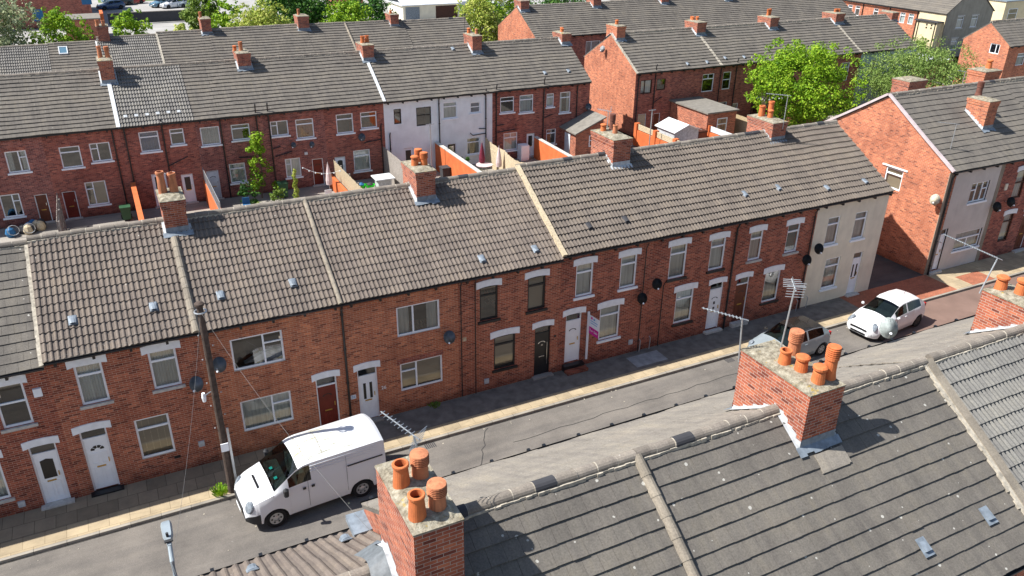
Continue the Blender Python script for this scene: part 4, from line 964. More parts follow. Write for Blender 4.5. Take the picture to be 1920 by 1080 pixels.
downpipe(rj, 25.2, 27.7, 0, 5.7, extra=[[(25.2, 27.62, 2.7), (25.8, 27.62, 2.75)], [(25.3, 27.62, 2.2), (26.8, 27.62, 2.3), (26.8, 27.62, 2.7)]])
rk, F, P, L, ro = rr_('rear end house with an open transom and arched window', 29.1, 33.14, [((29.38, 30.01, 3.65, 4.65), 'top', 'net'), ((30.53, 31.44, 3.1, 4.66), 'top', 'sides'), ((29.46, 30.29, .77, 1.94), 'top', 'dark')], seed=41, gables=(False, True), vents=[(29.68, 5.95), (31.72, 5.95)])
downpipe(rk, 29.12, 27.7, 0, 5.9, extra=[[(29.2, 27.62, 2.9), (29.9, 27.62, 3.1)]]); downpipe(rk, 32.0, 27.7, 2.6, 5.2)
chimney(rk, 32.45, 33.2, 31.0, 32.5, 8.35, RY, RZR, .63, [(32.7, 31.5, 'cap', .3, .12), (33.0, 32.1, 'cap', .3, .12)])
# lean-to on the end house
lt = MB(); lt.quad((30.75, 25.5, 0), (33.1, 25.5, 0), (33.1, 25.5, 2.95), (30.75, 25.5, 2.02)).quad((30.75, 25.5, 0), (30.75, 27.69, 0), (30.75, 27.69, 2.02), (30.75, 25.5, 2.02)).quad((33.1, 25.5, 0), (33.1, 27.69, 0), (33.1, 27.69, 2.95), (33.1, 25.5, 2.95))
o = thing('outhouse', 'brick lean-to outhouse with felt roof behind the rear end house', 'outhouse', (31.9, 25.5, 0)); lt.build('wall', 'brick', o)
mb = MB(); vs = [(x, y, z+dz) for dz in (0, .09) for x, y, z in ((30.55, 25.25, 1.98), (33.2, 25.25, 3.03), (33.2, 27.68, 3.03), (30.55, 27.68, 1.98))]
mb.add(vs, [(0, 1, 2, 3), (7, 6, 5, 4), (0, 4, 5, 1), (1, 5, 6, 2), (2, 6, 7, 3), (3, 7, 4, 0)]); mb.build('roof', 'felt', o)
FO = FR((0, 25.5, 0), (1, 0, 0), (0, -1, 0)); window(o, FO, (31.9, 32.6, .9, 1.75), 'mid', d=.03, cur='net'); MB().box((30.72, 26.3, 0), (30.74, 27.1, 1.8)).build('door', 'door_blue', o)

# ------------------------------------------------------------------ R2 row beyond the back street
G_2 = 'terraced houses beyond the back street'
def far(label, x0, x1, zr, ze, **k):
    k.setdefault('tile', 'flat_lichen'); k.setdefault('kind', 'flat'); k.setdefault('lift', .06)
    return house(label, x0, x1, 48.3, ze, 52.7, zr, wall='brick_dull', group=G_2, **k)
fa, F, P, L, ro = far('far house at the left edge under ribbed pantiles', -8.5, -3.4, 6.42, 3.9, tile='pan_grey', kind='pan', seed=50)
fb, F, P, L, ro = far('far house with a skylight in its flat tiled roof', -3.4, .2, 6.48, 3.95, seed=51)
sk = MB(); s_ = .95; Q = lambda a, b, h_: P(-2.38+a, s_+b, h_)
for a0, a1, b0, b1 in ((-.33, .33, -.45, -.37), (-.33, .33, .37, .45), (-.33, -.26, -.37, .37), (.26, .33, -.37, .37)):
    vs = [Q(a, b, h_) for h_ in (0, .12) for b in (b0, b1) for a in (a0, a1)]; sk.add(vs, [(4, 5, 7, 6), (0, 1, 5, 4), (2, 6, 7, 3), (0, 4, 6, 2), (1, 3, 7, 5)])
sk_ = sk.build('skylight', 'white_sheet', ro); MB().add([Q(-.26, -.37, .09), Q(.26, -.37, .09), Q(.26, .37, .09), Q(-.26, .37, .09)], [(0, 1, 2, 3)]).build('pane', 'car_teal', sk_)
flat_strip(fb, .1, .3, P, L, 'white_sheet', name='verge_flashing', h=.09)
fk = .6
chimney(fb, .4, 1.25, 52.2, 53.6, 7.75, 52.7, 6.5, fk, [(.5, 52.3, 'roll', .5, .12, 'pot_pale'), (.95, 52.3, 'roll', .45, .12, 'pot_pale')])
fc, F, P, L, ro = far('far house under ribbed tiles between two flat tiled roofs', .2, 4.9, 6.75, 4.1, tile='pan_grey', kind='pan', seed=52)
fd, F, P, L, ro = far('far house right of the ribbed roof with a one pot chimney', 4.9, 9.1, 6.9, 4.2, seed=53)
flat_strip(fc, 4.85, 4.97, P, L, 'mortar', h=.06, ragged=.02)
chimney(fd, 8.6, 9.4, 52.2, 53.7, 7.95, 52.7, 6.9, fk, [(8.7, 52.9, 'tall', .5, .12, 'pot_pale')])
fe, F, P, L, ro = far('far house in front of the yellow green bushes', 9.1, 17.6, 6.95, 4.2, seed=54)
chimney(fe, 16.9, 17.9, 52.0, 53.5, 7.8, 52.7, 6.9, fk, [(17.15, 52.6, 'tall', .55, .11, 'pot_pale')])
ff, F, P, L, ro = far('far house beside the raised party ridge', 17.6, 21.5, 6.9, 4.2, seed=55, rdark=.2)
verge_strip(ff, 21.4, P, L, .11)
fg, F, P, L, ro = far('far house in front of the white roofed garages', 21.5, 27, 6.85, 4.15, seed=56, rdark=.2)
chimney(fg, 25.7, 26.5, 52.0, 53.5, 7.55, 52.7, 6.8, fk, [(25.85, 52.4, 'cap', .3, .12)])
fh, F, P, L, ro = far('last far house on the left side of the side street', 27, 33.7, 6.75, 4.1, seed=57, gables=(False, True), rdark=.25)

# ------------------------------------------------------------------ K1 and K2 rows on the right
G_K = 'terraced houses right of the side street'
def kk(label, x0, x1, wins=(), doors=(), **k):
    vents = k.pop('vents', [])
    hs = [w[0] for w in wins]+[d[0] for d in doors]; k.setdefault('tile', 'flat_lichen')
    h, F, P, L, ro = house(label, x0, x1, 29.3, 5.12, 33.5, 7.62, wall=k.pop('wall', 'brick_dull'), kind='flat', lift=.055, group=G_K, holes=hs, **k)
    for w in wins: window(h, F, w[0], w[1], w[3] if len(w) > 3 else 'upvc', w[2])
    for d_ in doors: door(h, F, d_[0], d_[1], transom=0, style=d_[2], lintel=False)
    for x_, z_ in vents: roof_vent(ro, P, x_, (7.62-z_)/.595*1.165)
    return h, F, P, L, ro
ka, F, P, L, ro = kk('end house with sunlit orange gable and brown framed back windows', 38.6, 43.0, [((39.12, 40.25, 3.37, 4.51), 'two', 'net', 'brown_frame'), ((40.71, 41.61, 3.55, 4.49), 'plain', 'dark', 'brown_frame')], [((39.1, 39.95, .03, 1.72), 'wood_pale', 'plain'), ((40.69, 41.36, .03, 1.65), 'door_brown', 'plain')], seed=60, gables=(True, False))
MB().quad((38.59, 29.5, 0), (38.59, 37.5, 0), (38.59, 37.5, 5.15), (38.59, 33.5, 7.53), (38.59, 29.5, 5.15)).build('gable_wall', 'brick_sunlit', ka)  # end gable overlaid in brighter brick, its sunlit look put into the colour
flat_strip(ka, 38.52, 38.66, P, L, 'mortar', h=.07, ragged=.02)
downpipe(ka, 38.85, 29.5, 0, 5.0); downpipe(ka, 40.5, 29.5, 0, 5.7, extra=[[(40.5, 29.42, 2.6), (41.3, 29.42, 3.0)]])
chimney(ka, 38.62, 39.45, 32.7, 34.3, 8.35, 33.5, 7.62, .595, [(39.0, 33.4, 'cap', .4, .13)], mat='brick_sunlit')
kb, F, P, L, ro = kk('brick house left of the bright tree with a double topped window', 43.0, 47.2, [((45.44, 46.67, 2.99, 4.5), 'twotop', 'dark')], seed=61, vents=[(43.89, 5.4), (45.95, 5.4)])
flat_strip(kb, 47.1, 47.3, P, L, 'mortar', name='mortar_line', h=.045, ragged=.04)
chimney(kb, 46.85, 47.8, 32.65, 34.4, 8.25, 33.5, 7.62, .595, [(47.2, 33.8, 'cap', .3, .13), (47.5, 33.6, 'cap', .3, .13), (47.75, 33.9, 'roll', .3, .12), (47.3, 34.1, 'roll', .3, .12)], mat='brick_stack')
kc, F, P, L, ro = kk('brick house immediately behind the bright tree', 47.2, 51.4, [((47.64, 48.52, 3.02, 4.52), 'mid', 'dark'), ((47.6, 48.46, .76, 1.94), 'plain', 'dark'), ((49.04, 49.74, .55, 1.7), 'plain', 'net')], seed=62, vents=[(48.07, 5.55), (50.1, 5.5)])
downpipe(kc, 47.3, 29.5, 0, 5.0); downpipe(kc, 49.0, 29.5, 0, 5.6); downpipe(kc, 51.3, 29.5, 0, 5.0)
kd, F, P, L, ro = kk('brick house with a two pot chimney behind the bright tree', 51.4, 55.6, [], seed=63)
chimney(kd, 55.2, 56.15, 32.7, 34.4, 8.25, 33.5, 7.62, .595, [(55.6, 33.6, 'tall', .6, .12), (55.9, 33.7, 'tall', .6, .12)])
ke, F, P, L, ro = kk('brick house between the two right hand trees with a tall window', 55.6, 59.8, [((57.9, 58.9, 3.0, 4.5), 'top', 'dark')], seed=64)
kf, F, P, L, ro = kk('brick house behind the feathery tree', 59.8, 64, [((61.6, 62.7, 2.6, 4.3), 'top', 'net')], seed=65)
downpipe(kf, 60.2, 29.5, 0, 5.6); flat_strip(kf, 63.6, 63.8, P, L, 'mortar', name='mortar_line', h=.045, ragged=.04)
chimney(kf, 63.4, 64.5, 32.75, 34.5, 8.2, 33.5, 7.62, .595, [(63.85, 33.4, 'cap', .32, .12), (64.1, 33.5, 'cap', .32, .12), (64.35, 33.4, 'cap', .32, .12)])
kg, F, P, L, ro = kk('blue grey rendered house behind the feathery tree', 64, 71.5, [((65.4, 66.3, 3.0, 4.3), 'top', 'net')], wall=render_mat('pale blue render', (.45, .53, .6), .1), seed=66, gables=(False, True))
chimney(kg, 71.0, 71.9, 32.7, 34.3, 7.95, 33.5, 7.5, .595, [], mat='brick_stack')
G_K2 = 'terraced houses on the row furthest back at right'
def k2(label, x0, x1, **k): return house(label, x0, x1, 48.3, 5.1, 52.7, 7.6, wall='brick_dull', tile='flat_lichen', kind='flat', lift=.06, group=G_K2, **k)
za, F, P, L, ro = k2('end house with sunlit orange gable in the furthest right row', 39.5, 48.6, gables=(True, False), seed=70, holes=[(45.5, 47.25, 2.95, 4.39)])
MB().quad((39.49, 48.5, 0), (39.49, 57, 0), (39.49, 57, 5.15), (39.49, 52.7, 7.51), (39.49, 48.5, 5.15)).build('gable_wall', 'brick_sunlit', za)  # sun-facing gable given the brighter brick, sunlight painted into its colour
window(za, F, (45.5, 47.25, 2.95, 4.39), 'two', cur='net')
zb, F, P, L, ro = k2('second house in the furthest right row', 48.6, 57.5, seed=71)
zc, F, P, L, ro = k2('third house in the furthest right row', 57.5, 66.5, seed=72)
zd, F, P, L, ro = k2('fourth house in the furthest right row', 66.5, 75.8, seed=73)
ze_, F, P, L, ro = k2('fifth house in the furthest right row', 75.8, 84, seed=74, gables=(False, True))
for h_, x_ in ((za, 39.6), (za, 48.3), (zb, 57.2), (zc, 66.2), (zd, 75.5), (ze_, 83.)):
    chimney(h_, x_, x_+.95, 51.9, 53.4, 8.25, 52.7, 7.6, .57, [(x_+.5, 52.5, 'cap', .35, .13)])

# ------------------------------------------------------------------ houses at the far right
# row running away from us: orange side facing left, grey gable facing us
def endrow():
    o = thing('end_house', 'grey pebbledashed gable end house with pale window surrounds', 'house', (99, 44, 0))
    X0, X1, Y0, Y1, E, A = 94.7, 103.5, 44., 47.9, 5.4, 8.6
    mb = MB(); Fg = FR((0, Y0, 0), (1, 0, 0), (0, -1, 0))
    wn = [(96.9, 98.1, 3.55, 4.95), (99.6, 100.8, 3.55, 4.95), (96.7, 97.9, .9, 2.3), (99.4, 100.6, .9, 2.3)]
    wall_grid(mb, Fg, X0, X1, 0, E, wn); mb.quad((X0, Y0, E), (X1, Y0, E), ((X0+X1)/2, Y0, A)); mb.quad((X1, Y0, 0), (X1, Y1, 0), (X1, Y1, E), (X1, Y0, E))
    mb.build('wall', 'pebble', o)
    for w in wn: window(o, Fg, w, 'top', cur='net'); MB().box((w[0]-.12, 0, w[2]-.14), (w[1]+.12, .04, w[2]), Fg).box((w[0]-.1, 0, w[3]), (w[1]+.1, .03, w[3]+.16), Fg).build('window_surround', 'stone_sill', o)
    MB().box((X0-.02, Y0, 0), (X0+.1, Y1, E)).build('side_wall', 'cream_yellow', o)
    mb = MB().box((X0-1.2, Y0+.1, 4.3), (X0+.4, Y1-.4, 4.42)); mb.build('flat_roof', 'ridge_dark', o)
    MB().box((X0-1.0, Y0+.3, 0), (X0-.021, Y1-.7, 4.3)).build('stair_tower', 'cream_yellow', o)
    for y_ in (44.9, 45.6):
        for z_ in (3.5, 3.85): MB().box((X0-1.03, y_, z_), (X0-1.0, y_+.2, z_+.2)).build('vent_hole', 'black', o)
    MB().tube([(X0-1.06, Y0+.5, 4.3), (X0-1.06, Y0+.5, 0)], .05).tube([(X0-1.06, Y1-1, 4.3), (X0-1.06, Y1-1, 0)], .05).build('downpipe', 'black', o)
    return o
def rotroof(o, y0, y1, seed):
    X0, X1, E, A = 94.5, 103.7, 5.35, 8.6; xm = (X0+X1)/2; mb = MB()
    for sx, xe in ((-1, X0), (1, X1)):
        L = math.hypot(xm-xe, A-E); P = lambda u, s, h: Vector((xm+(xe-xm)*s/L+sx*h*.35, u, A-(A-E)*s/L+h*.93))
        roof_flat(mb, y0, y1, P, L, .36, .4, seed=seed); roof_slab(mb, y0, y1, P, L)
    mb.build('roof', 'flat_lichen', o)
eh = endrow(); rotroof(eh, 43.9, 47.9, 80)
for i, (y0, y1, lab) in enumerate(((47.9, 52.2, 'orange brick house next to the grey gable end house'), (52.2, 56.6, 'orange brick house at the top right behind the chimney'), (56.6, 66, 'orange brick house furthest back in the row at top right'))):
    o = thing('terraced_house', lab, 'house', (99, y0, 0)); FW = FR((94.7, 0, 0), (0, 1, 0), (-1, 0, 0)); mb = MB()
    wn = [(y0+.7, y0+1.5, 3.5, 4.8), (y0+2.0, y0+2.8, 3.5, 4.8), (y0+1.6, y0+2.6, .7, 2.1)]
    wall_grid(mb, FW, y0, y1, 0, 5.4, wn); mb.quad((103.5, y0, 0), (103.5, y1, 0), (103.5, y1, 5.4), (103.5, y0, 5.4)); mb.quad((94.7, y1-.01, 0), (103.5, y1-.01, 0), (103.5, y1-.01, 5.4), (99.1, y1-.01, 8.5), (94.7, y1-.01, 5.4))
    mb.build('wall', 'brick_sunlit', o)
    for w in wn: window(o, FW, w, 'top', cur='dark' if i else 'net')
    MB().tube([(94.62, y0+.15, 5.3), (94.62, y0+.15, 0)], .06).build('downpipe', 'black', o); MB().box((94.42, y0, 5.2), (94.52, y1, 5.3)).build('gutter', 'black', o); rotroof(o, y0, y1, 81+i)
# brick house at the right edge, gable facing left
Wg = [(26.74, 27.78, 4.28, 5.22), (26.6, 27.75, 1.5, 2.6)]
o, F, P, L, ro = house('brick house at the top right edge with a white framed gable window', 80, 92, 25.6, 5.2, 28.3, 7.2, wall='brick_sunlit', tile='flat_lichen', kind='flat', gables=([(26.74, 27.78, 4.28, 5.22), (26.6, 27.75, 1.5, 2.6)], False), seed=85, holes=[(81.7, 83, 3.2, 4.4)], rearkind='flat')
GY = FR((80, 0, 0), (0, 1, 0), (-1, 0, 0))
for w in Wg: window(o, GY, w, 'two', cur='dark')
window(o, F, (81.7, 83, 3.2, 4.4), 'top', cur='net')
# low garages and yard walls between them
def simple_box_building(name, label, cat, x0, x1, y0, y1, z, wall, roofm, over=.15, dz=0, door_=None, win=None):
    o = thing(name, label, cat, ((x0+x1)/2, y0, 0))
    MB().box((x0, y0, 0), (x1, y1, z)).build('wall', wall, o)
    mb = MB(); a, b, c, d = x0-over, x1+over, y0-over, y1+over
    vs = [(x, y, z+t+(dz if x == b else 0)) for t in (.002, .12) for y in (c, d) for x in (a, b)]
    mb.add(vs, [(0, 2, 3, 1), (4, 5, 7, 6), (0, 1, 5, 4), (2, 6, 7, 3), (0, 4, 6, 2), (1, 3, 7, 5)]); mb.build('roof', roofm, o)
    F = FR((0, y0, 0), (1, 0, 0), (0, -1, 0))
    if door_: MB().box((door_[0], 0, 0), (door_[1], .04, door_[2]), F).build('door', door_[3], o)
    if win: window(o, F, win, 'mid', d=.04, cur='net')
    return o
simple_box_building('garage', 'low brick garage with white flat roof at the right behind the tree', 'garage', 76.5, 82, 33, 37, 2.5, 'brick', 'white_sheet', door_=(77.5, 79.5, 2.0, 'brick_dull'))
simple_box_building('garage', 'lower brick store with white roof next to the brick gable house', 'garage', 72, 76.2, 35, 39, 2.2, 'brick', 'white_sheet')
simple_box_building('shop', 'pale yellow building behind the grey gable house at top right', 'building', 118, 128, 52, 62, 5, 'cream_yellow', 'lead', win=(119, 121, 2.5, 4))
simple_box_building('warehouse', 'long maroon brick building at the top right corner', 'building', 125, 190, 75, 95, 7, 'brick_dull', 'ridge_dark')

# ------------------------------------------------------------------ buildings far behind on the left
o = simple_box_building('warehouse', 'large brown brick building at the top left behind the trees', 'building', -22, .6, 112, 135, 7.5, 'brick_dull', 'felt')
for a in (-7.0, -.5): MB().box((a, 0, .9+2*(a > -2)), (a+1.3, .05, 2.5+2*(a > -2)), FR((0, 112, 0), (1, 0, 0), (0, -1, 0))).build('window', 'blue_tarp', o)
simple_box_building('outbuilding', 'low brick outbuilding with pale flat roof beside the big brick building', 'outbuilding', -3, 1.2, 98, 103, 2.6, 'brick', 'felt')
o = thing('boundary_wall', 'dark brick wall along the near edge of the car park', 'wall', (10, 112, 0)); MB().box((2.5, 112, 0), (17.5, 112.3, 1.5)).build('wall', 'ridge_dark', o); MB().box((2.5, 111.95, 1.5), (17.5, 112.35, 1.6)).build('coping', 'wood_grey', o)
o = thing('brick_pier', 'tall orange brick pier in front of the car park', 'wall', (1.8, 103, 0)); MB().box((1.4, 100, 0), (1.8, 104, 3.0)).build('wall', 'brick_painted', o)
g1 = simple_box_building('garage', 'double garage block with curved white roof', 'garage', 43.5, 53, 99, 106, 2.3, 'cream', 'white_sheet', over=.3)
mb = MB(); n = 10
for i in range(n):
    a, b = i/n, (i+1)/n; f = lambda t: 2.42+1.0*math.sin(math.pi*t)
    mb.quad((43.2, 98.7+7.6*a, f(a)), (53.3, 98.7+7.6*a, f(a)), (53.3, 98.7+7.6*b, f(b)), (43.2, 98.7+7.6*b, f(b)))
mb.build('curved_roof', 'white_sheet', g1)
Fg = FR((0, 99, 0), (1, 0, 0), (0, -1, 0)); MB().box((43.9, 0, 0), (46.2, .03, 2.1), Fg).build('garage_door', 'lead', g1); MB().box((48.9, 0, 0), (52.6, .03, 2.1), Fg).build('garage_door', 'brown_frame', g1)
def caravan(lab, x, y, rz):
    c = thing('caravan', lab, 'caravan', (x, y, 0), 'white caravans beside the garages', rz)
    mb = MB(); pts = [(-2.3, .5), (-2.45, 1.3), (-2.2, 2.2), (-1.7, 2.5), (1.8, 2.5), (2.3, 2.1), (2.4, 1.2), (2.3, .5)]
    mb.prism(pts, -1.05, 1.05, lambda u, d, z: Vector((u, d, z))); mb.build('body', 'white_sheet', c, local=True)
    for u in (-1.4, .3): MB().box((u, -1.09, 1.3), (u+1.0, -1.055, 1.95)).build('window', 'car_glass', c, local=True)
    MB().lathe((0, -1.0, .32), [(.32, -.1), (.32, .1)], 14, Matrix.Rotation(math.pi/2, 3, 'X')).build('wheel', 'tyre', c, local=True)
caravan('white caravan left, partly behind the other caravan', 54.5, 101, .1); caravan('white caravan right, nearer to the bush', 57.5, 97.5, .15)
o = thing('shop', 'grey brown building with a blue shop sign behind the caravans', 'building', (56, 106, 0))
MB().box((50.5, 108, 0), (63, 118, 7)).build('wall', render_mat('shaded taupe render', (.33, .27, .23), .15), o)  # front painted grey brown to stand for its shade
MB().box((50.3, 107.8, 0), (50.49, 118, 7)).build('side_wall', 'cream_yellow', o)  # sun-facing side painted paler than the front, light put into the colour
Fs = FR((0, 107.95, 0), (1, 0, 0), (0, -1, 0))
sg = MB().box((54.2, .06, 1.9), (55.3, .12, 3.3), Fs).prism([(54.2, 3.3), (55.3, 3.3), (54.75, 4.2)], .06, .12, Fs).build('sign_board', 'sign_blue', o)
sb = MB(); 
for i, hgt in enumerate((1.0, .7, .7, .85, .7, .7)): sb.box((55.7+i*.55, .06, 2.2), (56.1+i*.55, .12, 2.2+hgt), Fs)
sb.build('sign_letters', 'sign_blue', o); window(o, Fs, (54.2, 55.6, .4, 1.5), 'three', d=.05, cur='dark')
simple_box_building('outbuilding', 'small flat roofed grey building at the top beside the big trees', 'building', 38, 43, 118, 124, 3, 'brick_dull', 'felt')

# ------------------------------------------------------------------ yards: walls, fences, sheds
def yard_wall(label, x, y0, y1, h, mat='brick', t=.22, name='yard_wall', piers=0, panels=None, top='stone_sill', h1=None):
    o = thing(name, label, 'wall', (x, (y0+y1)/2, 0)); h1 = h if h1 is None else h1
    mb = MB(); vs = [(x+dx, y, z) for dx in (-t/2, t/2) for y, z in ((y0, 0), (y1, 0), (y1, h1), (y0, h))]
    mb.add(vs, [(0, 1, 2, 3), (7, 6, 5, 4), (0, 3, 7, 4), (1, 5, 6, 2), (3, 2, 6, 7)]); mb.build('wall', mat, o)
    if top:
        mb = MB(); vs = [(x+dx, y, z+dz) for dz in (.002, .06) for dx in (-t/2-.03, t/2+.03) for y, z in ((y0, h), (y1, h1))]
        mb.add(vs, [(0, 1, 3, 2), (4, 6, 7, 5), (0, 4, 5, 1), (2, 3, 7, 6), (0, 2, 6, 4), (1, 5, 7, 3)]); mb.build('coping', top, o)
    for i in range(piers):
        y = y0+(y1-y0)*(i+.0)/(max(1, piers-1)); MB().box((x-.18, y-.17, 0), (x+.18, y+.17, h+.55)).build('pier', mat, o)
        if panels and i < piers-1:
            ya, yb_ = y+.17, y+(y1-y0)/(piers-1)-.17; mb = MB()
            for k in range(4): mb.box((x-.03, ya, h+.07+k*.11), (x+.03, yb_, h+.16+k*.11))
            mb.build('slat_panel', panels, o)
    return o
def board_fence(label, x, y0, y1, h, mat='wood_pale', w=.12, gap=.03, base=0, wave=0, h1=None, posts=True):
    o = thing('fence', label, 'fence', (x, (y0+y1)/2, 0)); rr = random.Random(int(y0*7+x)); h1 = h1 or h; mb = MB(); y = y0
    while y < y1:
        t = (y-y0)/(y1-y0); hh = h+(h1-h)*t+rr.uniform(-.03, .03)-wave*abs(math.sin(t*math.pi*3)); dx = wave*.25*math.sin(t*9)
        mb.box((x-.012+dx, y, base), (x+.012+dx, y+w, hh)); y += w+gap
    mb.build('boards', mat, o)
    MB().box((x+.02, y0, base+.3), (x+.06, y1, base+.38)).box((x+.02, y0, min(h, h1)-.4), (x+.06, y1, min(h, h1)-.32)).build('rails', mat, o)
    if posts:
        y = y0
        while y <= y1: MB().box((x+.065, y, 0), (x+.15, y+.09, min(h, h1)+.02)).build('post', 'wood_grey', o); y += 1.9
    return o
yard_wall('narrow orange topped brick wall between the two leftmost back yards', .5, 20.5, 27.5, 1.8, top='brick_painted')
board_fence('timber fence end on beside the brown back door', -3.6, 22, 27.2, 1.9, 'wood_grey')
yard_wall('red brick wall with metal railing behind the second chimney', 4.65, 20, 27.6, 1.5, 'brick_painted', top=None)
o = thing('railing', 'grey metal railing on the red wall behind the left chimney', 'railing', (4.6, 23, 0)); mb = MB(); y = 20.4
while y < 27.4: mb.tube([(4.6, y, 1.5), (4.6, y, 2.3)], .012, 5); y += .16
mb.tube([(4.6, 20.4, 2.3), (4.6, 27.4, 2.3)], .018, 6).tube([(4.6, 20.4, 1.6), (4.6, 27.4, 1.6)], .018, 6); mb.build('bars', 'galv', o)
yard_wall('low red brick wall under the picket fence', 12.55, 19.5, 27, .9, 'brick_painted', top=None)
board_fence('pale picket fence on the low red wall', 12.75, 19.5, 26.6, 1.95, 'wood_pale', .1, .05, .85)
board_fence('tall weathered board fence beside the white rendered house', 16.5, 19.5, 27.4, 2.1, 'wood_grey', .28, .02, h1=2.2)
yard_wall('bright orange painted yard wall between the white rendered houses', 20.45, 13, 27.6, 1.95, 'brick_painted', h1=2.0)
board_fence('wavy pale board fence right of the parasol', 24.15, 18, 27.2, 1.75, 'wood_pale', .16, .01, wave=.18, h1=2.05, posts=False)
yard_wall('orange brick wall with pale coping beside the lean-to', 28.3, 18, 27.3, 1.45, 'brick_painted', h1=1.6)
yard_wall('orange brick wall with slatted panels between piers beside the shed', 37.3, 19.5, 27, 1.25, 'brick_painted', piers=4, panels='wood_pale', top=None)
yard_wall('brick wall carrying pale slatted arches right of the flat roofed block', 42.6, 19, 24.6, 1.1, 'brick_painted', piers=2, panels='white_sheet', top=None)
board_fence('reed screen between two yards left of the bright tree', 46.2, 19, 28.5, 1.9, 'reed', .05, .0, posts=False)
yard_wall('brick wall at the foot of the bright tree', 53, 14, 27, 1.5, 'brick')
yard_wall('brown brick yard wall between the feathery tree and the garage', 71.5, 20, 33, 2.2, 'brick')
o = thing('shed', 'pale grey plastic shed with white pitched roof in the right yard', 'shed', (39.6, 24.3, 0))
mb = MB(); mb.prism([(38.4, 0), (40.7, 0), (40.7, 1.75), (39.55, 2.2), (38.4, 1.75)], -25.8, -23.6, lambda u, d, z: Vector((u, -d, z))); mb.build('wall', 'lead_white', o)
mb = MB(); vs = [(x, y, z+t) for t in (.01, .07) for y in (23.4, 26.) for x, z in ((38.25, 1.7), (39.55, 2.21), (40.85, 1.7))]
mb.add(vs, [(0, 3, 4, 1), (1, 4, 5, 2), (6, 7, 10, 9), (7, 8, 11, 10), (0, 1, 7, 6), (1, 2, 8, 7), (3, 9, 10, 4), (4, 10, 11, 5), (0, 6, 9, 3), (2, 5, 11, 8)]); mb.build('roof', 'white_sheet', o)
simple_box_building('store_box', 'small brown timber store beside the pale shed', 'store', 41.1, 41.9, 24, 24.8, 1.3, 'door_brown', 'brown_frame', .04)
simple_box_building('outhouse', 'flat roofed brick outhouse with white window behind the middle row', 'outhouse', 42.3, 45.2, 24.6, 29.4, 2.55, 'brick', 'felt', .15, win=(43.3, 44.3, 1.0, 2.1))
simple_box_building('patio_roof', 'small lean-to shelter at the brick house left of the bright tree', 'shelter', 51.5, 53.3, 28.0, 29.4, 2.0, 'brown_frame', 'white_sheet')
# line posts, parasols, tubs, bins
def line_post(label, x, y, h, yaw=0):
    o = thing('clothes_post', label, 'post', (x, y, 0)); MB().tube([(x, y, 0), (x, y, h)], .04).build('pole', 'galv', o); MB().tube([(x-.3, y, h-.03), (x+.3, y, h-.03)], .025).build('crossbar', 'galv', o)
line_post('tall white clothes post in front of the white rendered house', 19.4, 26, 3.85)
line_post('slim clothes post beside the orange wall with slatted panels', 36.4, 24, 3.6)
def parasol(label, x, y, mat, h=2.2):
    o = thing('parasol', label, 'parasol', (x, y, 0)); MB().tube([(x, y, 0), (x, y, h+.1)], .025).build('pole', 'galv', o)
    MB().lathe((x, y, .75), [(.04, 0), (.2, .05), (.22, .35), (.14, .9), (.1, h-1.1), (.03, h-.75)], 10).build('folded_canopy', mat, o)
    MB().lathe((x, y, 0), [(.25, 0), (.25, .06), (.05, .1)], 14).build('base', 'concrete', o)
parasol('folded pinkish white parasol in front of the dark red back door', 12.0, 25.3, 'pinkwhite'); parasol('folded maroon parasol at the round garden table', 23.1, 25.6, 'maroon'); parasol('folded white and yellow parasol beside the wavy fence', 23.75, 24.2, 'pinkwhite')
o = thing('garden_table', 'round garden table under the maroon parasol', 'table', (23.1, 25.2, 0)); MB().lathe((23.1, 25.2, .7), [(.6, 0), (.6, .04)], 20).build('tabletop', 'pinkwhite', o)
for a in range(3): MB().tube([(23.1, 25.2, .7), (23.1+.35*math.cos(a*2.1), 25.2+.35*math.sin(a*2.1), 0)], .02, 6).build('leg', 'galv', o)
o = thing('garden_table', 'white box table beside the green tubs', 'table', (15.6, 25, 0)); MB().box((14.9, 24.4, .86), (16.2, 25.6, .93)).build('tabletop', 'white_sheet', o); MB().box((15.1, 24.6, 0), (16.0, 25.4, .86)).build('base', 'lead_white', o)
for i, (x, y) in enumerate(((14.2, 25.6), (14.75, 25.4))):
    o = thing('tub', ['bright green tub holding a blue bag', 'bright green tub next to the white table'][i], 'tub', (x, y, 0), 'green tubs in the yard'); MB().lathe((x, y, 0), [(.24, 0), (.3, .35), (.32, .36), (.28, .36), (.24, .1)], 16).build('bucket', 'tub_green', o); MB().lathe((x, y, .3), [(.2, 0), (.22, .1), (.08, .2)], 9).build('bag', 'blue_tarp' if i == 0 else 'ridge_dark', o)
def bin_(label, x, y, mat='bin_green', h=1.05):
    o = thing('wheelie_bin', label, 'bin', (x, y, 0)); mb = MB(); vs = [(x+a*s, y+b*s, z) for z, s in ((.08, .8), (h-.1, 1)) for b in (-.3, .3) for a in (-.28, .28)]
    mb.add(vs, [(0, 2, 3, 1), (4, 5, 7, 6), (0, 1, 5, 4), (2, 6, 7, 3), (0, 4, 6, 2), (1, 3, 7, 5)]); mb.build('body', mat, o); MB().box((x-.31, y-.34, h-.1), (x+.31, y+.34, h-.02)).build('lid', mat, o); MB().tube([(x-.3, y+.3, .12), (x+.3, y+.3, .12)], .12, 10).build('wheels', 'tyre', o)
bin_('dark green wheelie bin beside the climbing shrub', 9.2, 26.3); bin_('pale green lidded bin beside the left orange topped wall', -.2, 26.2, 'bin_green', .9)
bin_('dark bin behind the orange painted wall', 20.0, 25.0, 'ridge_dark')
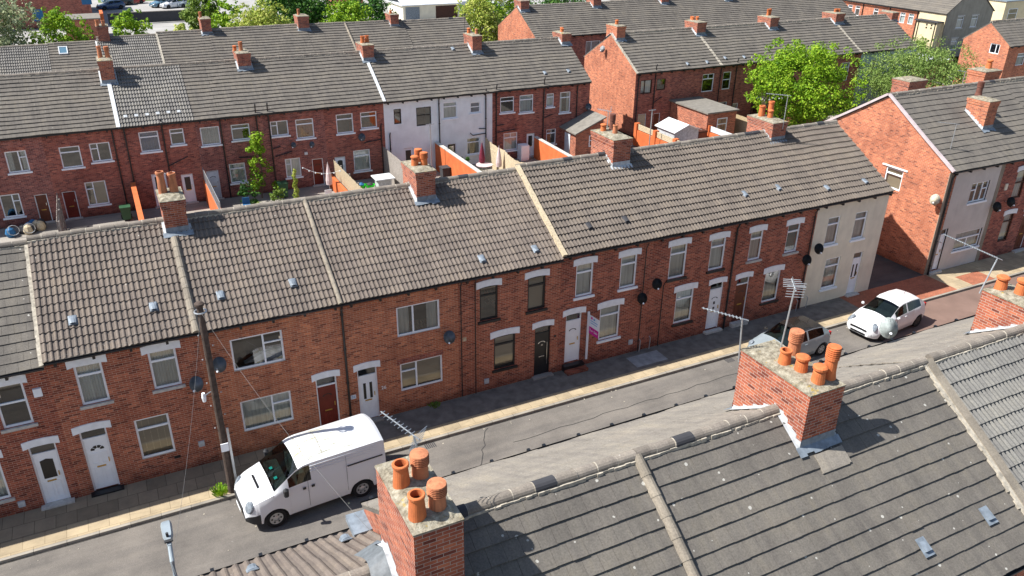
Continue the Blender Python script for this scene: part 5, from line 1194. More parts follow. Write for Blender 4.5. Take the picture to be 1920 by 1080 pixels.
o = thing('planter', 'white plastic planter on a wall behind the second chimney', 'planter', (19.3, 20.5, 0)); MB().lathe((19.3, 20.5, 1.1), [(.14, 0), (.2, .45), (.22, .46), (.17, .46), (.15, .2)], 14).build('pot', 'white_sheet', o); MB().box((18.7, 20.1, 0), (20.3, 20.8, 1.1)).build('bench', 'wood_grey', o)
o = thing('freezer', 'white fridge freezer standing beside the white back door', 'freezer', (27.2, 27.2, 0)); MB().box((26.95, 26.95, 0), (27.6, 27.6, 1.15)).build('cabinet', 'upvc', o); MB().box((26.94, 26.93, .1), (27.61, 26.947, 1.12)).build('door', 'upvc', o)
o = thing('rubbish_heap', 'heap of bicycle parts and black bags under the leftmost rear window', 'heap', (-5.6, 26.3, 0)); rr = random.Random(2)
for i in range(9): MB().lathe((-6.4+rr.random()*1.7, 26+rr.random(), 0), [(.2, 0), (.28, .2), (.2, .45), (.05, .55)], 8).build('bag', ['ridge_dark', 'blue_tarp', 'wood_pale'][i % 3], o)
for i in range(2): MB().tube([(-6.1+.8*i+.3*math.cos(t*.5), 25.8, .45+.3*math.sin(t*.5)) for t in range(14)], .02, 6).build('wheel_rim', 'galv', o)
for lab, x, y in (('blue plastic garden chair left of the climbing shrub', 6.6, 24.6), ('white plastic garden chair by the picket fence', 11.6, 23.9)):
    o = thing('garden_chair', lab, 'chair', (x, y, 0)); m_ = 'blue_tarp' if 'blue' in lab else 'white_sheet'
    MB().box((x-.22, y-.22, .4), (x+.22, y+.22, .44)).build('seat', m_, o); MB().box((x-.22, y+.2, .45), (x+.22, y+.24, .85)).build('backrest', m_, o)
    for a in (-.2, .2):
        for b in (-.2, .2): MB().tube([(x+a, y+b, 0), (x+a, y+b, .4)], .018, 6).build('leg', m_, o)
for i, (lab, x, y, m_) in enumerate((('large clay flower pot by the blue chair', 7.3, 24.2, 'pot'), ('clay flower pot at the foot of the wavy fence', 23.8, 23.2, 'pot'), ('small clay flower pot beside the larger one at the wavy fence', 23.4, 22.8, 'pot'), ('clay flower pot near the maroon parasol', 22.4, 24.6, 'pot'), ('grey flower pot beside the green tubs', 13.8, 24.6, 'lead'))):
    o = thing('flower_pot', lab, 'flower pot', (x, y, 0), 'flower pots in the back yards'); MB().lathe((x, y, 0), [(.13, 0), (.19, .32), (.21, .33), (.21, .38), (.17, .38), (.16, .3)], 14).build('pot', m_, o)
    mb = MB(); leaves(mb, Vector((x, y, .5)), .22, 60, .1, random.Random(i)); mb.build('plant', 'leaf_mid', o)
# string of festoon lights by the red door
o = thing('string_lights', 'string of pale bulbs sagging across the yard by the red door', 'lights', (11, 25, 1.7)); mb = MB()
pts = [Vector((10.5+2.0*t, 25.8-1.6*t, 2.0-.9*t+1.2*t*t-.3*t)) for t in [i/12 for i in range(13)]]
mb.tube(pts, .008, 5); mb.build('wire', 'white_sheet', o)
for p in pts[::2]: MB().lathe(p, [(.02, -.1), (.05, -.06), (.03, 0)], 8).build('bulb', 'white_sheet', o)

# ------------------------------------------------------------------ dishes and aerials
def dish(label, x, y, z, mat='lead', r=.26, face=(-.35, -.8, .35), arm=True):
    o = thing('satellite_dish', label, 'satellite dish', (x, y, z), 'satellite dishes on the walls'); n = Vector(face).normalized()
    T = n.to_track_quat('Z', 'Y').to_matrix()
    T = T @ Matrix(((.86, 0, 0), (0, 1, 0), (0, 0, 1)))
    c = Vector((x, y, z)); MB().lathe(c, [(r, .06), (r*.97, .052), (r*.7, .022), (r*.35, .006), (.02, 0), (.02, -.01), (r*.5, -.004), (r*.98, .04), (r, .06)], 20, T).build('reflector', mat, o, smooth=True)
    MB().tube([c-n*.02, c+Vector((0, .18, -.05)), c+Vector((0, .26, -.05))], .02, 6).tube([c+T @ Vector((0, -r*.9, .08)), c+n*.36+Vector((0, 0, -.2))], .012, 6).build('arm', 'galv', o)
    MB().lathe(c+n*.36+Vector((0, 0, -.2)), [(.03, -.06), (.04, .0), (.035, .04)], 10, T).build('receiver', 'upvc', o)
    return o
dish('grey satellite dish on the wall between the white framed and black framed houses', 9.85, -.28, 3.0, 'lead')
dish('dark lower satellite dish left of the black sill window', 18.6, -.28, 2.74, 'plastic_dark', .25)
dish('dark upper satellite dish near the pipe of the board house', 19.3, -.28, 3.27, 'plastic_dark', .25)
dish('dark satellite dish on the left corner of the cream house', 28.55, -.28, 3.2, 'plastic_dark', .26)
dish('black satellite dish on brick left of the cream house', 27.9, -.28, 2.75, 'plastic_dark', .26)
dish('grey satellite dish just left of the telegraph pole', .92, -.28, 3.42, 'lead', .27)
dish('small grey satellite dish just right of the telegraph pole', 1.72, -.28, 3.95, 'lead', .27)
dish('cream satellite dish high on the orange gable corner', 36.92, .25, 4.2, 'cream', .29, (-.8, -.4, .35))
dish('black satellite dish on the corner of the rendered and brick houses', 41.4, -.28, 3.29, 'plastic_dark', .28)
dish('second black satellite dish on the dark brick house', 42.5, -.28, 3.4, 'plastic_dark', .28)
dish('pale satellite dish standing up from the near gutter by the white hatchback', 20.85, -10.15, 5.72, plain('pale dish', (.6, .66, .64), .6, var=.05), .34, (-.45, -.7, .45))
dish('small blue grey satellite dish under the orange curtained window', 10.4, 27.4, 3.05, 'lead', .2)
dish('blue grey satellite dish above the dark red back door', 11.6, 27.4, 2.95, 'lead', .2)
dish('grey satellite dish on brick left of the white rendered house', 15.0, 27.4, 3.05, 'lead', .28)
dish('blue grey satellite dish at the end of the rear row', 32.9, 27.4, 3.4, 'lead', .28)
dish('small grey satellite dish high on the orange gable of the right hand row', 38.3, 34.2, 6.3, 'lead_white', .28, (-.8, -.4, .3))
def yagi(label, base, h, L, az, tilt=0, n=12, mast='galv', dense=.12, lean=0, grid=False):
    b = Vector(base); o = thing('tv_aerial', label, 'aerial', b, 'television aerials')
    top = b+Vector((lean, 0, h)); MB().tube([b, top], .02, 7).build('mast', mast, o)
    d = Vector((math.cos(az), math.sin(az), tilt)).normalized(); s = d.cross(Vector((0, 0, 1))).normalized(); u = s.cross(d)
    MB().tube([top-d*.15, top+d*L], .012, 6).build('boom', mast, o)
    mb = MB()
    for i in range(n):
        c = top+d*(L*(i+.5)/n); e = dense*(1-.3*i/n); mb.tube([c-s*e, c+s*e], .009, 4); mb.tube([c-u*e*.4, c+u*e*.4], .008, 4)
    mb.build('elements', mast, o)
    if grid:
        g = MB()
        for k in range(6): g.tube([top-d*.1+u*(k-2.5)*.07-s*.2, top-d*.1+u*(k-2.5)*.07+s*.2], .008, 4)
        g.build('reflector', mast, o)
    return o
yagi('aerial lying over the pavement behind the four pot chimney', (3.8, -13.7, 8.95), .45, .75, 2.15, .35, 9, dense=.09, lean=-.08, grid=True)
yagi('thin aerial on the back left corner of the five pot chimney', (11.95, -12.88, 8.3), 1.15, .95, 2.6, .25, 11, dense=.07, lean=-.1)
yagi('tall bent aerial with a grid reflector on the five pot chimney', (12.75, -13.3, 8.6), 1.6, .4, 1.0, .1, 5, dense=.25, lean=.1, grid=True)
yagi('long toothed aerial on the right edge chimney', (20.58, -12.8, 8.2), 1.0, 1.7, 2.6, .4, 22, dense=.07, lean=.35)
yagi('white aerial above the leftmost rear yards', (1.7, 20, 3.4), 1.0, .9, .3, 0, 6, dense=.12)
yagi('aerial on the cream end house chimney', (28.75, 3.35, 8.0), 1.6, 1.1, 2.8, .1, 10, dense=.09)
yagi('aerial on the chimney above the orange yards', (19.75, 4.9, 8.5), .9, .5, 2.4, .1, 6, dense=.14, grid=True)
yagi('thin aerial rising over the verge of the orange gable house', (38.2, 1.0, 6.3), 1.5, 1.0, 2.7, .1, 4, dense=.05)
yagi('aerial behind the ridge of the orange gable house', (44.3, 5.4, 8.2), .95, .5, 2.8, .15, 4, dense=.06)
yagi('dark aerial on the far roof among the right rows', (56.5, 52.6, 7.5), 1.6, .5, 1., .1, 5, dense=.3, mast='plastic_dark', grid=True)
yagi('dark aerial near the yellow green bush', (32.5, 50.0, 5.2), 2.2, .3, 1., .1, 4, dense=.35, mast='plastic_dark', grid=True)

# ------------------------------------------------------------------ street things
o = thing('telegraph_pole', 'dark wooden telegraph pole at the kerb in front of the van', 'pole', (1.32, -1.85, 0))
MB().tube([(1.32, -1.85, -.1), (1.32, -1.85, 3.5), (1.32, -1.85, 7.0)], .125, 14, r1=.095).build('pole', 'wood_pole', o)
MB().lathe((1.32, -1.85, 6.95), [(.14, 0), (.14, .07), (.06, .12)], 14).build('cap', 'wood_pole', o)
MB().tube([(1.32+.17*math.cos(t*.524), -1.85+.17*math.sin(t*.524), 6.75) for t in range(13)], .025, 6).build('wire_ring', 'galv', o)
MB().box((1.45, -2.02, .0), (1.52, -1.96, 2.6)).build('cable_guard', 'galv', o); MB().box((1.2, -2.03, 1.75), (1.44, -2.0, 2.05)).build('notice_plate', 'upvc', o)
MB().tube([(1.2, -2.0, 4.05), (1.0, -2.15, 4.05)], .02).build('lamp_bracket', 'galv', o); MB().lathe((.97, -2.2, 3.88), [(.05, 0), (.07, .15), (.05, .3)], 10).build('junction_canister', 'upvc', o)
mb = MB()
for i in range(9): mb.box((1.32+(.16 if i % 2 else -.2), -1.88, 2.6+i*.42), (1.32+(.2 if i % 2 else -.16), -1.84, 2.63+i*.42))
mb.build('climbing_rungs', 'galv', o)
wires = [((-7.2, -.05, 5.25), .3), ((-3.2, -.05, 5.2), .25), ((4.0, -.05, 3.3), .15), ((7.2, -.05, 4.9), .3), ((-.6, -10.1, 5.0), .35), ((2.9, -13.7, 7.4), .35), ((1.15, -.05, 4.4), .05)]
for i, (e, sag) in enumerate(wires):
    a = Vector((1.32, -1.85, 6.75)); b = Vector(e); n = 24
    w = MB().tube([a.lerp(b, t/n)-Vector((0, 0, sag*4*(t/n)*(1-t/n))) for t in range(n+1)], .0035, 4).build('telephone_wire', plain('wire grey', (.16, .155, .15), .8) if i == 0 else bpy.data.materials['wire grey'], loc=(1.32, -1.85, 6.75))
    tag(w, 'thin sagging telephone wire strung from the telegraph pole to a house', 'wire', 'telephone wires from the telegraph pole')
# weeds at the foot of the pole
def tuft(label, x, y, n, r, h, mat='leaf_bright', name='weed'):
    rr = random.Random(int(abs(x)*100)); mb = MB()
    for i in range(n):
        a = rr.random()*6.28; q = rr.random()*r; bx, by = x+q*math.cos(a), y+q*math.sin(a); ln = h*rr.uniform(.5, 1); dx, dy = math.cos(a)*ln*.6, math.sin(a)*ln*.6
        mb.add([(bx-.012, by, 0), (bx+.012, by, 0), (bx+dx+.02, by+dy, ln), (bx+dx-.01, by+dy+.02, ln*.9)], [(0, 1, 2, 3)])
    return tag(mb.build(name, mat, loc=(x, y, 0)), label, 'weed')
tuft('clump of bright green weeds beside the telegraph pole', .95, -1.8, 130, .2, .25); tuft('dull weeds at the wall foot left of the black windows', 9.2, -.12, 90, .2, .16, 'leaf_mid')
o = thing('street_lamp', 'grey street lamp head over the road at the bottom left', 'street lamp', (-.6, -9.75, 0))
MB().tube([(-.6, -9.75, 0), (-.6, -9.75, 4.3)], .06, 10).build('column', 'lamp_grey', o); MB().tube([(-.6, -9.75, 4.3), (-.6, -9.6, 4.65), (-.59, -9.3, 4.83)], .05, 10).build('bracket', 'lamp_grey', o)
mb = MB(); ring = []
sec = [(0, .05, .05), (.12, .06, .07), (.22, .09, .08), (.28, .11, .08), (.62, .12, .07), (.7, .1, .03)]
for t, wd, hh in sec:
    ring.append([(-.59-wd, -9.32+t, 4.83+t*.2), (-.59-wd*.7, -9.32+t, 4.83+hh+t*.2), (-.59+wd*.7, -9.32+t, 4.83+hh+t*.2), (-.59+wd, -9.32+t, 4.83+t*.2), (-.59, -9.32+t, 4.78+t*.2)])
for i, r_ in enumerate(ring): mb.v += r_
for i in range(len(ring)-1):
    for j in range(5): mb.f.append((i*5+j, i*5+(j+1) % 5, (i+1)*5+(j+1) % 5, (i+1)*5+j))
mb.f.append(tuple(range(5))); mb.f.append(tuple(range(len(ring)*5-5, len(ring)*5))); mb.build('lamp_head', 'lamp_grey', o)
MB().tube([(-.6, -9.1, 4.95), (-.6, -9.1, 5.05)], .03, 8).build('photocell', 'plastic_dark', o); MB().box((-.68, -9.28, 4.92), (-.5, -9.2, 4.95)).build('hinge_clamp', 'plastic_dark', o)
o = thing('estate_agent_board', 'white and magenta estate agent board on a white post beside the white door', 'sign', (16.15, -.12, .2))
MB().box((16.05, -.16, .35), (16.13, -.1, 2.6)).build('post', 'board_white', o)
FB = FR((16.14, -.13, 0), (.12, -.993, 0), (-.993, -.12, 0)); MB().box((0, -.015, 1.6), (.62, .0, 2.45), FB).build('board', 'board_white', o)
MB().box((0, .001, 1.6), (.62, .004, 1.93), FB).build('magenta_band', 'magenta', o); text(o, FB, 'For Sale', .15, .31, 1.78, .007, 'board_white'); MB().box((.25, .001, 2.3), (.36, .004, 2.38), FB).box((.08, .001, 2.2), (.54, .004, 2.235), FB).box((.08, .001, 2.1), (.5, .004, 2.13), FB).build('printed_lines', 'board_blue', o); MB().box((.1, .001, 2.3), (.2, .004, 2.4), FB).build('emblem', 'magenta', o)
for i, (x, y) in enumerate(((18.8, -.15), (19.35, -.12), (27.9, -.2), (28.6, -.15))):
    tag(MB().tube([(x, y, 0), (x+.03, y, .55), (x+.03, y+.1, .6)], .02, 6).build('vent_pipe', 'galv', loc=(x, y, 0)), 'short grey pipe standing up at the foot of the brick wall', 'pipe', 'short pipes at the wall foot')
for i, (x, z, lab) in enumerate(((.62, .9, 'grey meter box low on the wall left of the telegraph pole'), (11.4, .45, 'small grey box under the big black framed window'), (18.3, .55, 'white box low on the wall right of the net curtained window'), (-4.9, .35, 'grey vent low beside the half glazed door'))):
    tag(MB().box((x, -.05, z-.12), (x+.2, 0, z+.1)).box((x+.02, -.055, z-.1), (x+.18, -.05, z+.08)).build('meter_box', 'lead_white', loc=(x, 0, z)), lab, 'meter box')
rr = random.Random(9)
mb = MB()
for i in range(90):
    x, y = rr.uniform(-8, 34), rr.choice([rr.uniform(-2.5, -2.1), rr.uniform(-8, -2.2)]); s = rr.uniform(.01, .035); z = -.1
    mb.add([(x-s, y-s, z), (x+s, y-s*.6, z+.004), (x+s*.7, y+s, z), (x-s*.6, y+s*.8, z+.006)], [(0, 1, 2, 3)])
tag(mb.build('road_litter', 'mortar'), kind='stuff')

# ------------------------------------------------------------------ vehicles
def catm(xs, keys):                                  # piecewise linear then softened
    k = np.array(keys, float); v = np.interp(xs, k[:, 0], k[:, 1]); s = v.copy()
    for _ in range(2): s[1:-1] = (s[:-2]+2*s[1:-1]+s[2:])/4
    return s
def vehicle(label, cat, name, loc, rz, L, W, K, wheels, wr, paint_, glassr, roof_mat=None, group=None, sidewin=None, wscreen=None, rscreen=None, cut=.015, trim=None, dx=.03, details=None):
    """K: dict of key lists over x (0 nose .. L tail): zb, zs (belt), zt (rail), zc (crown), wb, ws, wt half widths"""
    o = thing(name, label, cat, loc, group, rz); n = int(L/dx)+1; xs = np.linspace(0, L, n); q = {k: catm(xs, v) for k, v in K.items()}
    H = L/2
    rows = []
    for fr in (0, .05, .2, .35, .5, .65, .8, .9, 1.):             # body side
        z = q['zb']+(q['zs']-q['zb'])*fr; w = q['wb']+(q['wm']-q['wb'])*min(1, fr*3.2) if fr < .32 else q['wm']+(q['ws']-q['wm'])*max(0, (fr-.35)/.65)**2
        rows.append((w, z))
    nb = len(rows)
    for fr in (.08, .5, .92, 1.): rows.append((q['ws']+(q['wt']-q['ws'])*fr, q['zs']+(q['zt']-q['zs'])*fr))
    for fr in (.12, .35, .65, 1.): rows.append((q['wt']*(1-fr), q['zt']+(q['zc']-q['zt'])*math.sin(fr*math.pi/2)))
    m = len(rows); A = np.zeros((n, m, 3))
    for j, (w, z) in enumerate(rows): A[:, j, 0] = xs-H; A[:, j, 1] = w; A[:, j, 2] = z
    for wx in wheels:                                               # wheel arches
        R_ = wr*1.17; t = R_**2-(xs-wx)**2; ok = t > 0; za = wr+np.sqrt(np.maximum(t, 0))
        for j in range(nb-1):
            A[ok, j, 2] = np.maximum(A[ok, j, 2], za[ok])
            near_ = np.abs(xs-wx) < R_*1.2; A[near_, j, 1] += .012
    cls = {}
    def which(i, j):
        x = xs[i]
        if nb-1 <= j < nb+3 and sidewin:
            fr_ok = nb <= j < nb+2
            for a, b in sidewin:
                # the window's front and rear edges follow the pillar slope
                if fr_ok and a < x < b and q['zt'][i]-q['zs'][i] > .12: return 'side_window'
        if j >= nb+3-0:
            if wscreen and wscreen[0] < x < wscreen[1]: return 'windscreen'
            if rscreen and rscreen[0] < x < rscreen[1]: return 'rear_window'
            if roof_mat and wscreen[1] <= x <= (rscreen[0] if rscreen else L): return 'roof'
        if trim and j < trim[0] and (x < trim[1] or x > L-trim[2]): return 'bumper'
        return 'body'
    for i in range(n-1):
        for j in range(m-1):
            for sgn in (1, -1):
                c = which(i, j); cc = c
                mbx = cls.setdefault(cc, MB()); p = [A[i, j], A[i+1, j], A[i+1, j+1], A[i, j+1]]
                mbx.add([(v[0], v[1]*sgn, v[2]) for v in p], [(0, 1, 2, 3) if sgn < 0 else (3, 2, 1, 0)])
    for i in (0, n-1):
        ring = [tuple(A[i, j]) for j in range(m)]; ring += [(a, -b, c) for a, b, c in ring[::-1]]
        cls['bumper' if trim else 'body'].add(ring, [tuple(range(len(ring)))])
    mats = {'body': paint_, 'side_window': 'car_glass', 'windscreen': 'car_glass', 'rear_window': 'car_glass', 'roof': roof_mat or paint_, 'bumper': 'plastic_dark'}
    for c, mbx in cls.items():
        ob = mbx.build(c, mats[c], o, local=True)
        import bmesh
        bm = bmesh.new(); bm.from_mesh(ob.data); bmesh.ops.remove_doubles(bm, verts=bm.verts, dist=.0008)
        for f_ in bm.faces: f_.smooth = True
        for e_ in bm.edges:
            if len(e_.link_faces) == 2 and e_.calc_face_angle(0) > .7: e_.smooth = False
        bm.to_mesh(ob.data); bm.free()
    zb0 = float(np.median(q['zb'])); MB().box((-H+.25, -W/2+.24, zb0+.02), (H-.25, W/2-.24, .5)).box((-H+L*.31, -W/2+.24, .501), (H-.35, W/2-.24, .78)).build('interior', 'interior', o, local=True)
    for wx in wheels:
        for sy in (-1, 1):
            T = Matrix.Rotation(-math.pi/2*sy, 3, 'X'); y = sy*(W/2-.115); c = (wx-H, y, wr)
            tw = MB().lathe(c, [(wr*.62, -.1), (wr*.95, -.1), (wr, -.07), (wr, .07), (wr*.95, .1), (wr*.66, .1), (wr*.64, .07)], 24, T).build('wheel', 'tyre', o, local=True, smooth=False)
            h = MB().lathe(c, [(wr*.66, .06), (wr*.62, .085), (wr*.3, .07), (wr*.12, .095), (.01, .095)], 24, T); h.build('hub_cap', details.get('hub', 'wheel'), tw, local=True)
            hl = MB()
            for k in range(6):
                a = k*math.pi/3; cc = Vector(c)+T @ Vector((wr*.42*math.cos(a), wr*.42*math.sin(a), .086)); hl.lathe(cc, [(wr*.09, 0), (wr*.09, .004)], 8, T)
            hl.build('hub_holes', 'black', tw, local=True)
    return o, A, xs, H, q
# the van
K = {'zb': [(0, .42), (.3, .3), (4.3, .32), (4.6, .45)],
     'zs': [(0, .7), (.05, .9), (.4, 1.08), (.88, 1.23), (1.2, 1.29), (2., 1.32), (4.6, 1.34)],
     'zt': [(0, .72), (.05, .93), (.4, 1.12), (.9, 1.28), (1.66, 1.82), (1.9, 1.92), (2.15, 1.95), (4.5, 1.96), (4.6, 1.92)],
     'zc': [(0, .76), (.05, .98), (.4, 1.19), (.9, 1.35), (1.64, 1.92), (1.82, 2.06), (2.1, 2.18), (2.5, 2.23), (4.45, 2.22), (4.6, 2.14)],
     'wb': [(0, .7), (.18, .88), (.6, .95), (4.4, .95), (4.6, .92)], 'wm': [(0, .74), (.08, .85), (.3, .94), (.7, .985), (4.5, .985), (4.6, .96)],
     'ws': [(0, .62), (.1, .76), (.4, .87), (.9, .94), (4.6, .96)], 'wt': [(0, .56), (.1, .68), (.45, .77), (.92, .86), (1.66, .82), (2.1, .85), (4.6, .87)]}
vr = math.atan2(.07, 1)*1.0
van, A, xs, H, q = vehicle('white high roof panel van parked at the kerb', 'van', 'panel_van', (3.68, -3.04, -.1), vr, 4.6, 1.97, K, (.88, 3.73), .34, 'van_paint', None, sidewin=[(1.36, 2.08)], wscreen=(.92, 1.74), trim=(4, .42, .25), details={'hub': 'wheel'})
def vb(name, a, b, mat, par=None): return MB().box(a, b).build(name, mat, par or van, local=True)
for sy in (-1, 1):
    vb('door_line', (-.33, sy*.988-.003, .42), (-.322, sy*.988+.003, 1.86), 'plastic_dark'); vb('door_line', (.95, sy*.985-.003, .5), (.958, sy*.985+.003, 1.86), 'plastic_dark')
    vb('door_handle', (-.5, sy*.99-.012, 1.12), (-.4, sy*.99+.012, 1.2), 'black'); vb('door_handle', (-.22, sy*.99-.012, 1.12), (-.12, sy*.99+.012, 1.2), 'black')
    vb('sliding_rail', (1.0, sy*.955-.012, 1.42), (2.2, sy*.955+.016, 1.455), 'black')
    m_ = MB(); m_.lathe((-1.06, sy*1.13, 1.34), [(.02, -.16), (.08, -.13), (.09, .1), (.03, .16)], 8); m_.tube([(-1.04, sy*.95, 1.24), (-1.04, sy*1.1, 1.3)], .03, 6); m_.build('door_mirror', 'plastic_dark', van, local=True)
    hl = MB(); T = Vector((-.8, sy*.5, .4)).normalized().to_track_quat('Z', 'Y').to_matrix(); hl.lathe((-2.13, sy*.73, .9), [(.16, -.05), (.17, .02), (.13, .06), (.02, .075)], 14, T @ Matrix(((1., 0, 0), (0, 1.25, 0), (0, 0, 1)))); hl.build('headlight', 'lamp_lens', van, local=True)
    vb('tail_light', (2.28, sy*.86-.05, 1.0), (2.31, sy*.86+.05, 1.45), 'red_lens')
vb('grille', (-2.33, -.5, .6), (-2.25, .5, .78), 'plastic_dark'); vb('number_plate', (-2.345, -.26, .46), (-2.335, .26, .57), 'upvc'); vb('bonnet_scoop', (-1.76, -.34, 1.16), (-1.7, .34, 1.28), 'black')
g_ = MB()
for k in range(2):
    y_ = -.35+k*.55; g_.quad((-1.2, y_, 1.36), (-1.2, y_+.13, 1.36), (-1.1, y_+.13, 1.38), (-1.1, y_, 1.38))
g_.build('dashboard_papers', 'cyan', van, local=True)
vb('dashboard', (-1.28, -.75, 1.1), (-.85, .75, 1.32), 'interior'); vb('seat', (-.6, -.75, .8), (-.35, .75, 1.6), 'interior')
mb = MB()
for sy in (-1, 1):
    for zz in (1.66, 1.75, 1.84): mb.box((-.2, sy*(.905-(zz-1.66)*.12)-.008, zz), (2.05, sy*(.905-(zz-1.66)*.12)+.016, zz+.02))
mb.build('roof_swage', 'van_paint', van, local=True)
mb = MB()
for xx in (-.28, .25): mb.box((xx, -.78, 2.2), (xx+.02, .78, 2.205))
for i in range(14): y = -.8+1.6*i/14
rs = MB()
for xx in (-.28, .3):
    pts = [(xx, yy, float(np.interp(xx+H, xs, q['zt']))+(float(np.interp(xx+H, xs, q['zc']))-float(np.interp(xx+H, xs, q['zt'])))*math.cos(abs(yy)/.81*math.pi/2)**.9+.004) for yy in np.linspace(-.79, .79, 15)]
    rs.tube(pts, .008, 4)
rs.build('roof_seam', plain('grimy seam', (.3, .26, .16), .8), van, local=True)
wip = MB().tube([(-1.33, -.6, 1.36), (-1.22, .1, 1.47)], .012, 5).tube([(-1.33, .1, 1.4), (-1.2, .7, 1.42)], .012, 5); wip.build('wiper', 'black', van, local=True)
# hatchbacks
def hatch(label, name, loc, rz, L, W, Ht, paint_, roof_mat=None, fiesta=True):
    s = L/4.0; h = Ht/1.46; f = lambda L_: [(a*s, b*h) for a, b in L_]; w = lambda L_: [(a*s, b*W/1.73) for a, b in L_]
    K = {'zb': f([(0, .25), (.3, .18), (3.7, .2), (4., .35)]),
         'zs': f([(0, .52), (.06, .6), (.5, .73), (1.05, .86), (2., .93), (3.5, 1.03), (3.85, 1.0), (4., .8)]),
         'zt': f([(0, .54), (.06, .62), (.5, .77), (1.1, .9), (1.85, 1.31), (2.1, 1.39), (2.8, 1.4), (3.4, 1.34), (3.75, 1.12), (3.9, 1.02), (4., .82)]),
         'zc': f([(0, .57), (.06, .66), (.5, .83), (1.0, .95), (1.85, 1.38), (2.1, 1.44), (2.8, 1.45), (3.45, 1.38), (3.8, 1.1), (3.92, 1.0), (4., .86)]),
         'wb': w([(0, .5), (.2, .72), (.6, .8), (3.5, .8), (4., .66)]), 'wm': w([(0, .52), (.1, .68), (.3, .8), (.8, .86), (3.3, .865), (3.8, .8), (4., .66)]),
         'ws': w([(0, .45), (.1, .58), (.5, .74), (1.1, .8), (3.3, .8), (4., .62)]), 'wt': w([(0, .4), (.1, .5), (.5, .62), (1.1, .7), (1.8, .6), (3.2, .58), (3.8, .6), (4., .55)])}
    o, A, xs, H, q = vehicle(label, 'car', name, loc, rz, L, W, K, (.8*s, 3.28*s), .31, paint_, None, roof_mat, sidewin=[(1.5*s, 2.3*s), (2.38*s, 3.35*s)], wscreen=(1.08*s, 1.86*s), rscreen=(3.42*s, 3.78*s), trim=None, details={'hub': 'plastic_dark' if fiesta else 'wheel'})
    b = lambda n_, a, c, m: MB().box(a, c).build(n_, m, o, local=True)
    for sy in (-1, 1):
        T = Vector((-.6, sy*.5, .75)).normalized().to_track_quat('Z', 'Y').to_matrix()
        MB().lathe((-H+.27*s, sy*.61*W/1.73, .7*h), [(.13, -.04), (.14, .01), (.1, .05), (.01, .06)], 14, T @ (Matrix(((.8, 0, 0), (0, 1.5, 0), (0, 0, 1))) if fiesta else Matrix.Identity(3))).build('headlight', 'lamp_lens', o, local=True)
        MB().lathe((-H+1.45*s, sy*(W/2+.07), .98*h), [(.02, -.05), (.06, -.04), (.075, .02), (.05, .06)], 8).build('door_mirror', paint_ if fiesta else 'car_black', o, local=True)
        b('tail_light', (H-.2, sy*.6-.07, .84*h), (H-.035, sy*.6+.07, 1.0*h), 'red_lens'); b('door_handle', (.1, sy*W/2*.985-.012, .84*h), (.24, sy*W/2*.985+.012, .87*h), paint_)
        b('door_line', (-.45*s, sy*(W/2-.004)-.004, .3), (-.442*s, sy*(W/2-.004)+.004, .9*h), 'plastic_dark'); b('fog_lamp', (-H+.07, sy*.55-.09, .33*h), (-H+.16, sy*.55+.09, .4*h), 'black')
    b('grille', (-H-.012, -.42, .46*h), (-H+.05, .42, .55*h), 'black'); b('lower_grille', (-H-.012, -.38, .27*h), (-H+.05, .38, .35*h), 'black'); b('number_plate', (-H-.02, -.25, .37*h), (-H-.013, .25, .45*h), 'upvc')
    MB().tube([(1.05*s, 0, 1.42*h), (1.15*s, 0, 1.55*h)], .008, 5).build('roof_aerial', 'black', o, local=True)
    b('dashboard', (-H+1.15*s, -.6, .75*h), (-H+1.5*s, .6, .92*h), 'interior'); b('seat', (-H+2.0*s, -.55, .5), (-H+2.25*s, .55, 1.15*h), 'interior'); b('seat', (-H+2.9*s, -.55, .5), (-H+3.1*s, .55, 1.1*h), 'interior')
    return o
hatch('white hatchback parked facing left near the alley', 'hatchback', (30.72, -3.0, -.1), math.atan2(.11, 1), 4.07, 1.73, 1.48, 'car_white')
hatch('pale silver blue small car with black roof behind the five pot chimney', 'hatchback', (24.75, -2.9, -.1), .03, 3.75, 1.7, 1.41, 'car_silver', 'car_black', False)
fc_ = [('dark blue car at the left of the car park', 3.6, 131, 'car_blue', .3), ('blue grey car behind the dark blue car', 4.6, 140, 'car_teal', .2), ('white car beside the red car in the car park', 7.0, 143, 'car_white', .2),
       ('red car half hidden by the bright bush', 7.2, 137.5, 'car_red', .3), ('dark car between the blue grey and white cars', 5.2, 136, 'car_black', .2), ('blue grey car in the middle of the car park', 11.6, 131.5, 'car_teal', .6), ('white car right of the middle blue grey car', 13.2, 129.5, 'car_white', .4), ('silver car at the right end of the car park', 15.6, 130, 'car_silver', .4)]
for lab, x, y, m_, rz in fc_:
    s = {'car_white': 1}; o = hatch(lab, 'parked_car', (x, y, -.1), rz, 4.3, 1.78, 1.5, m_); o['group'] = 'cars in the far car park'

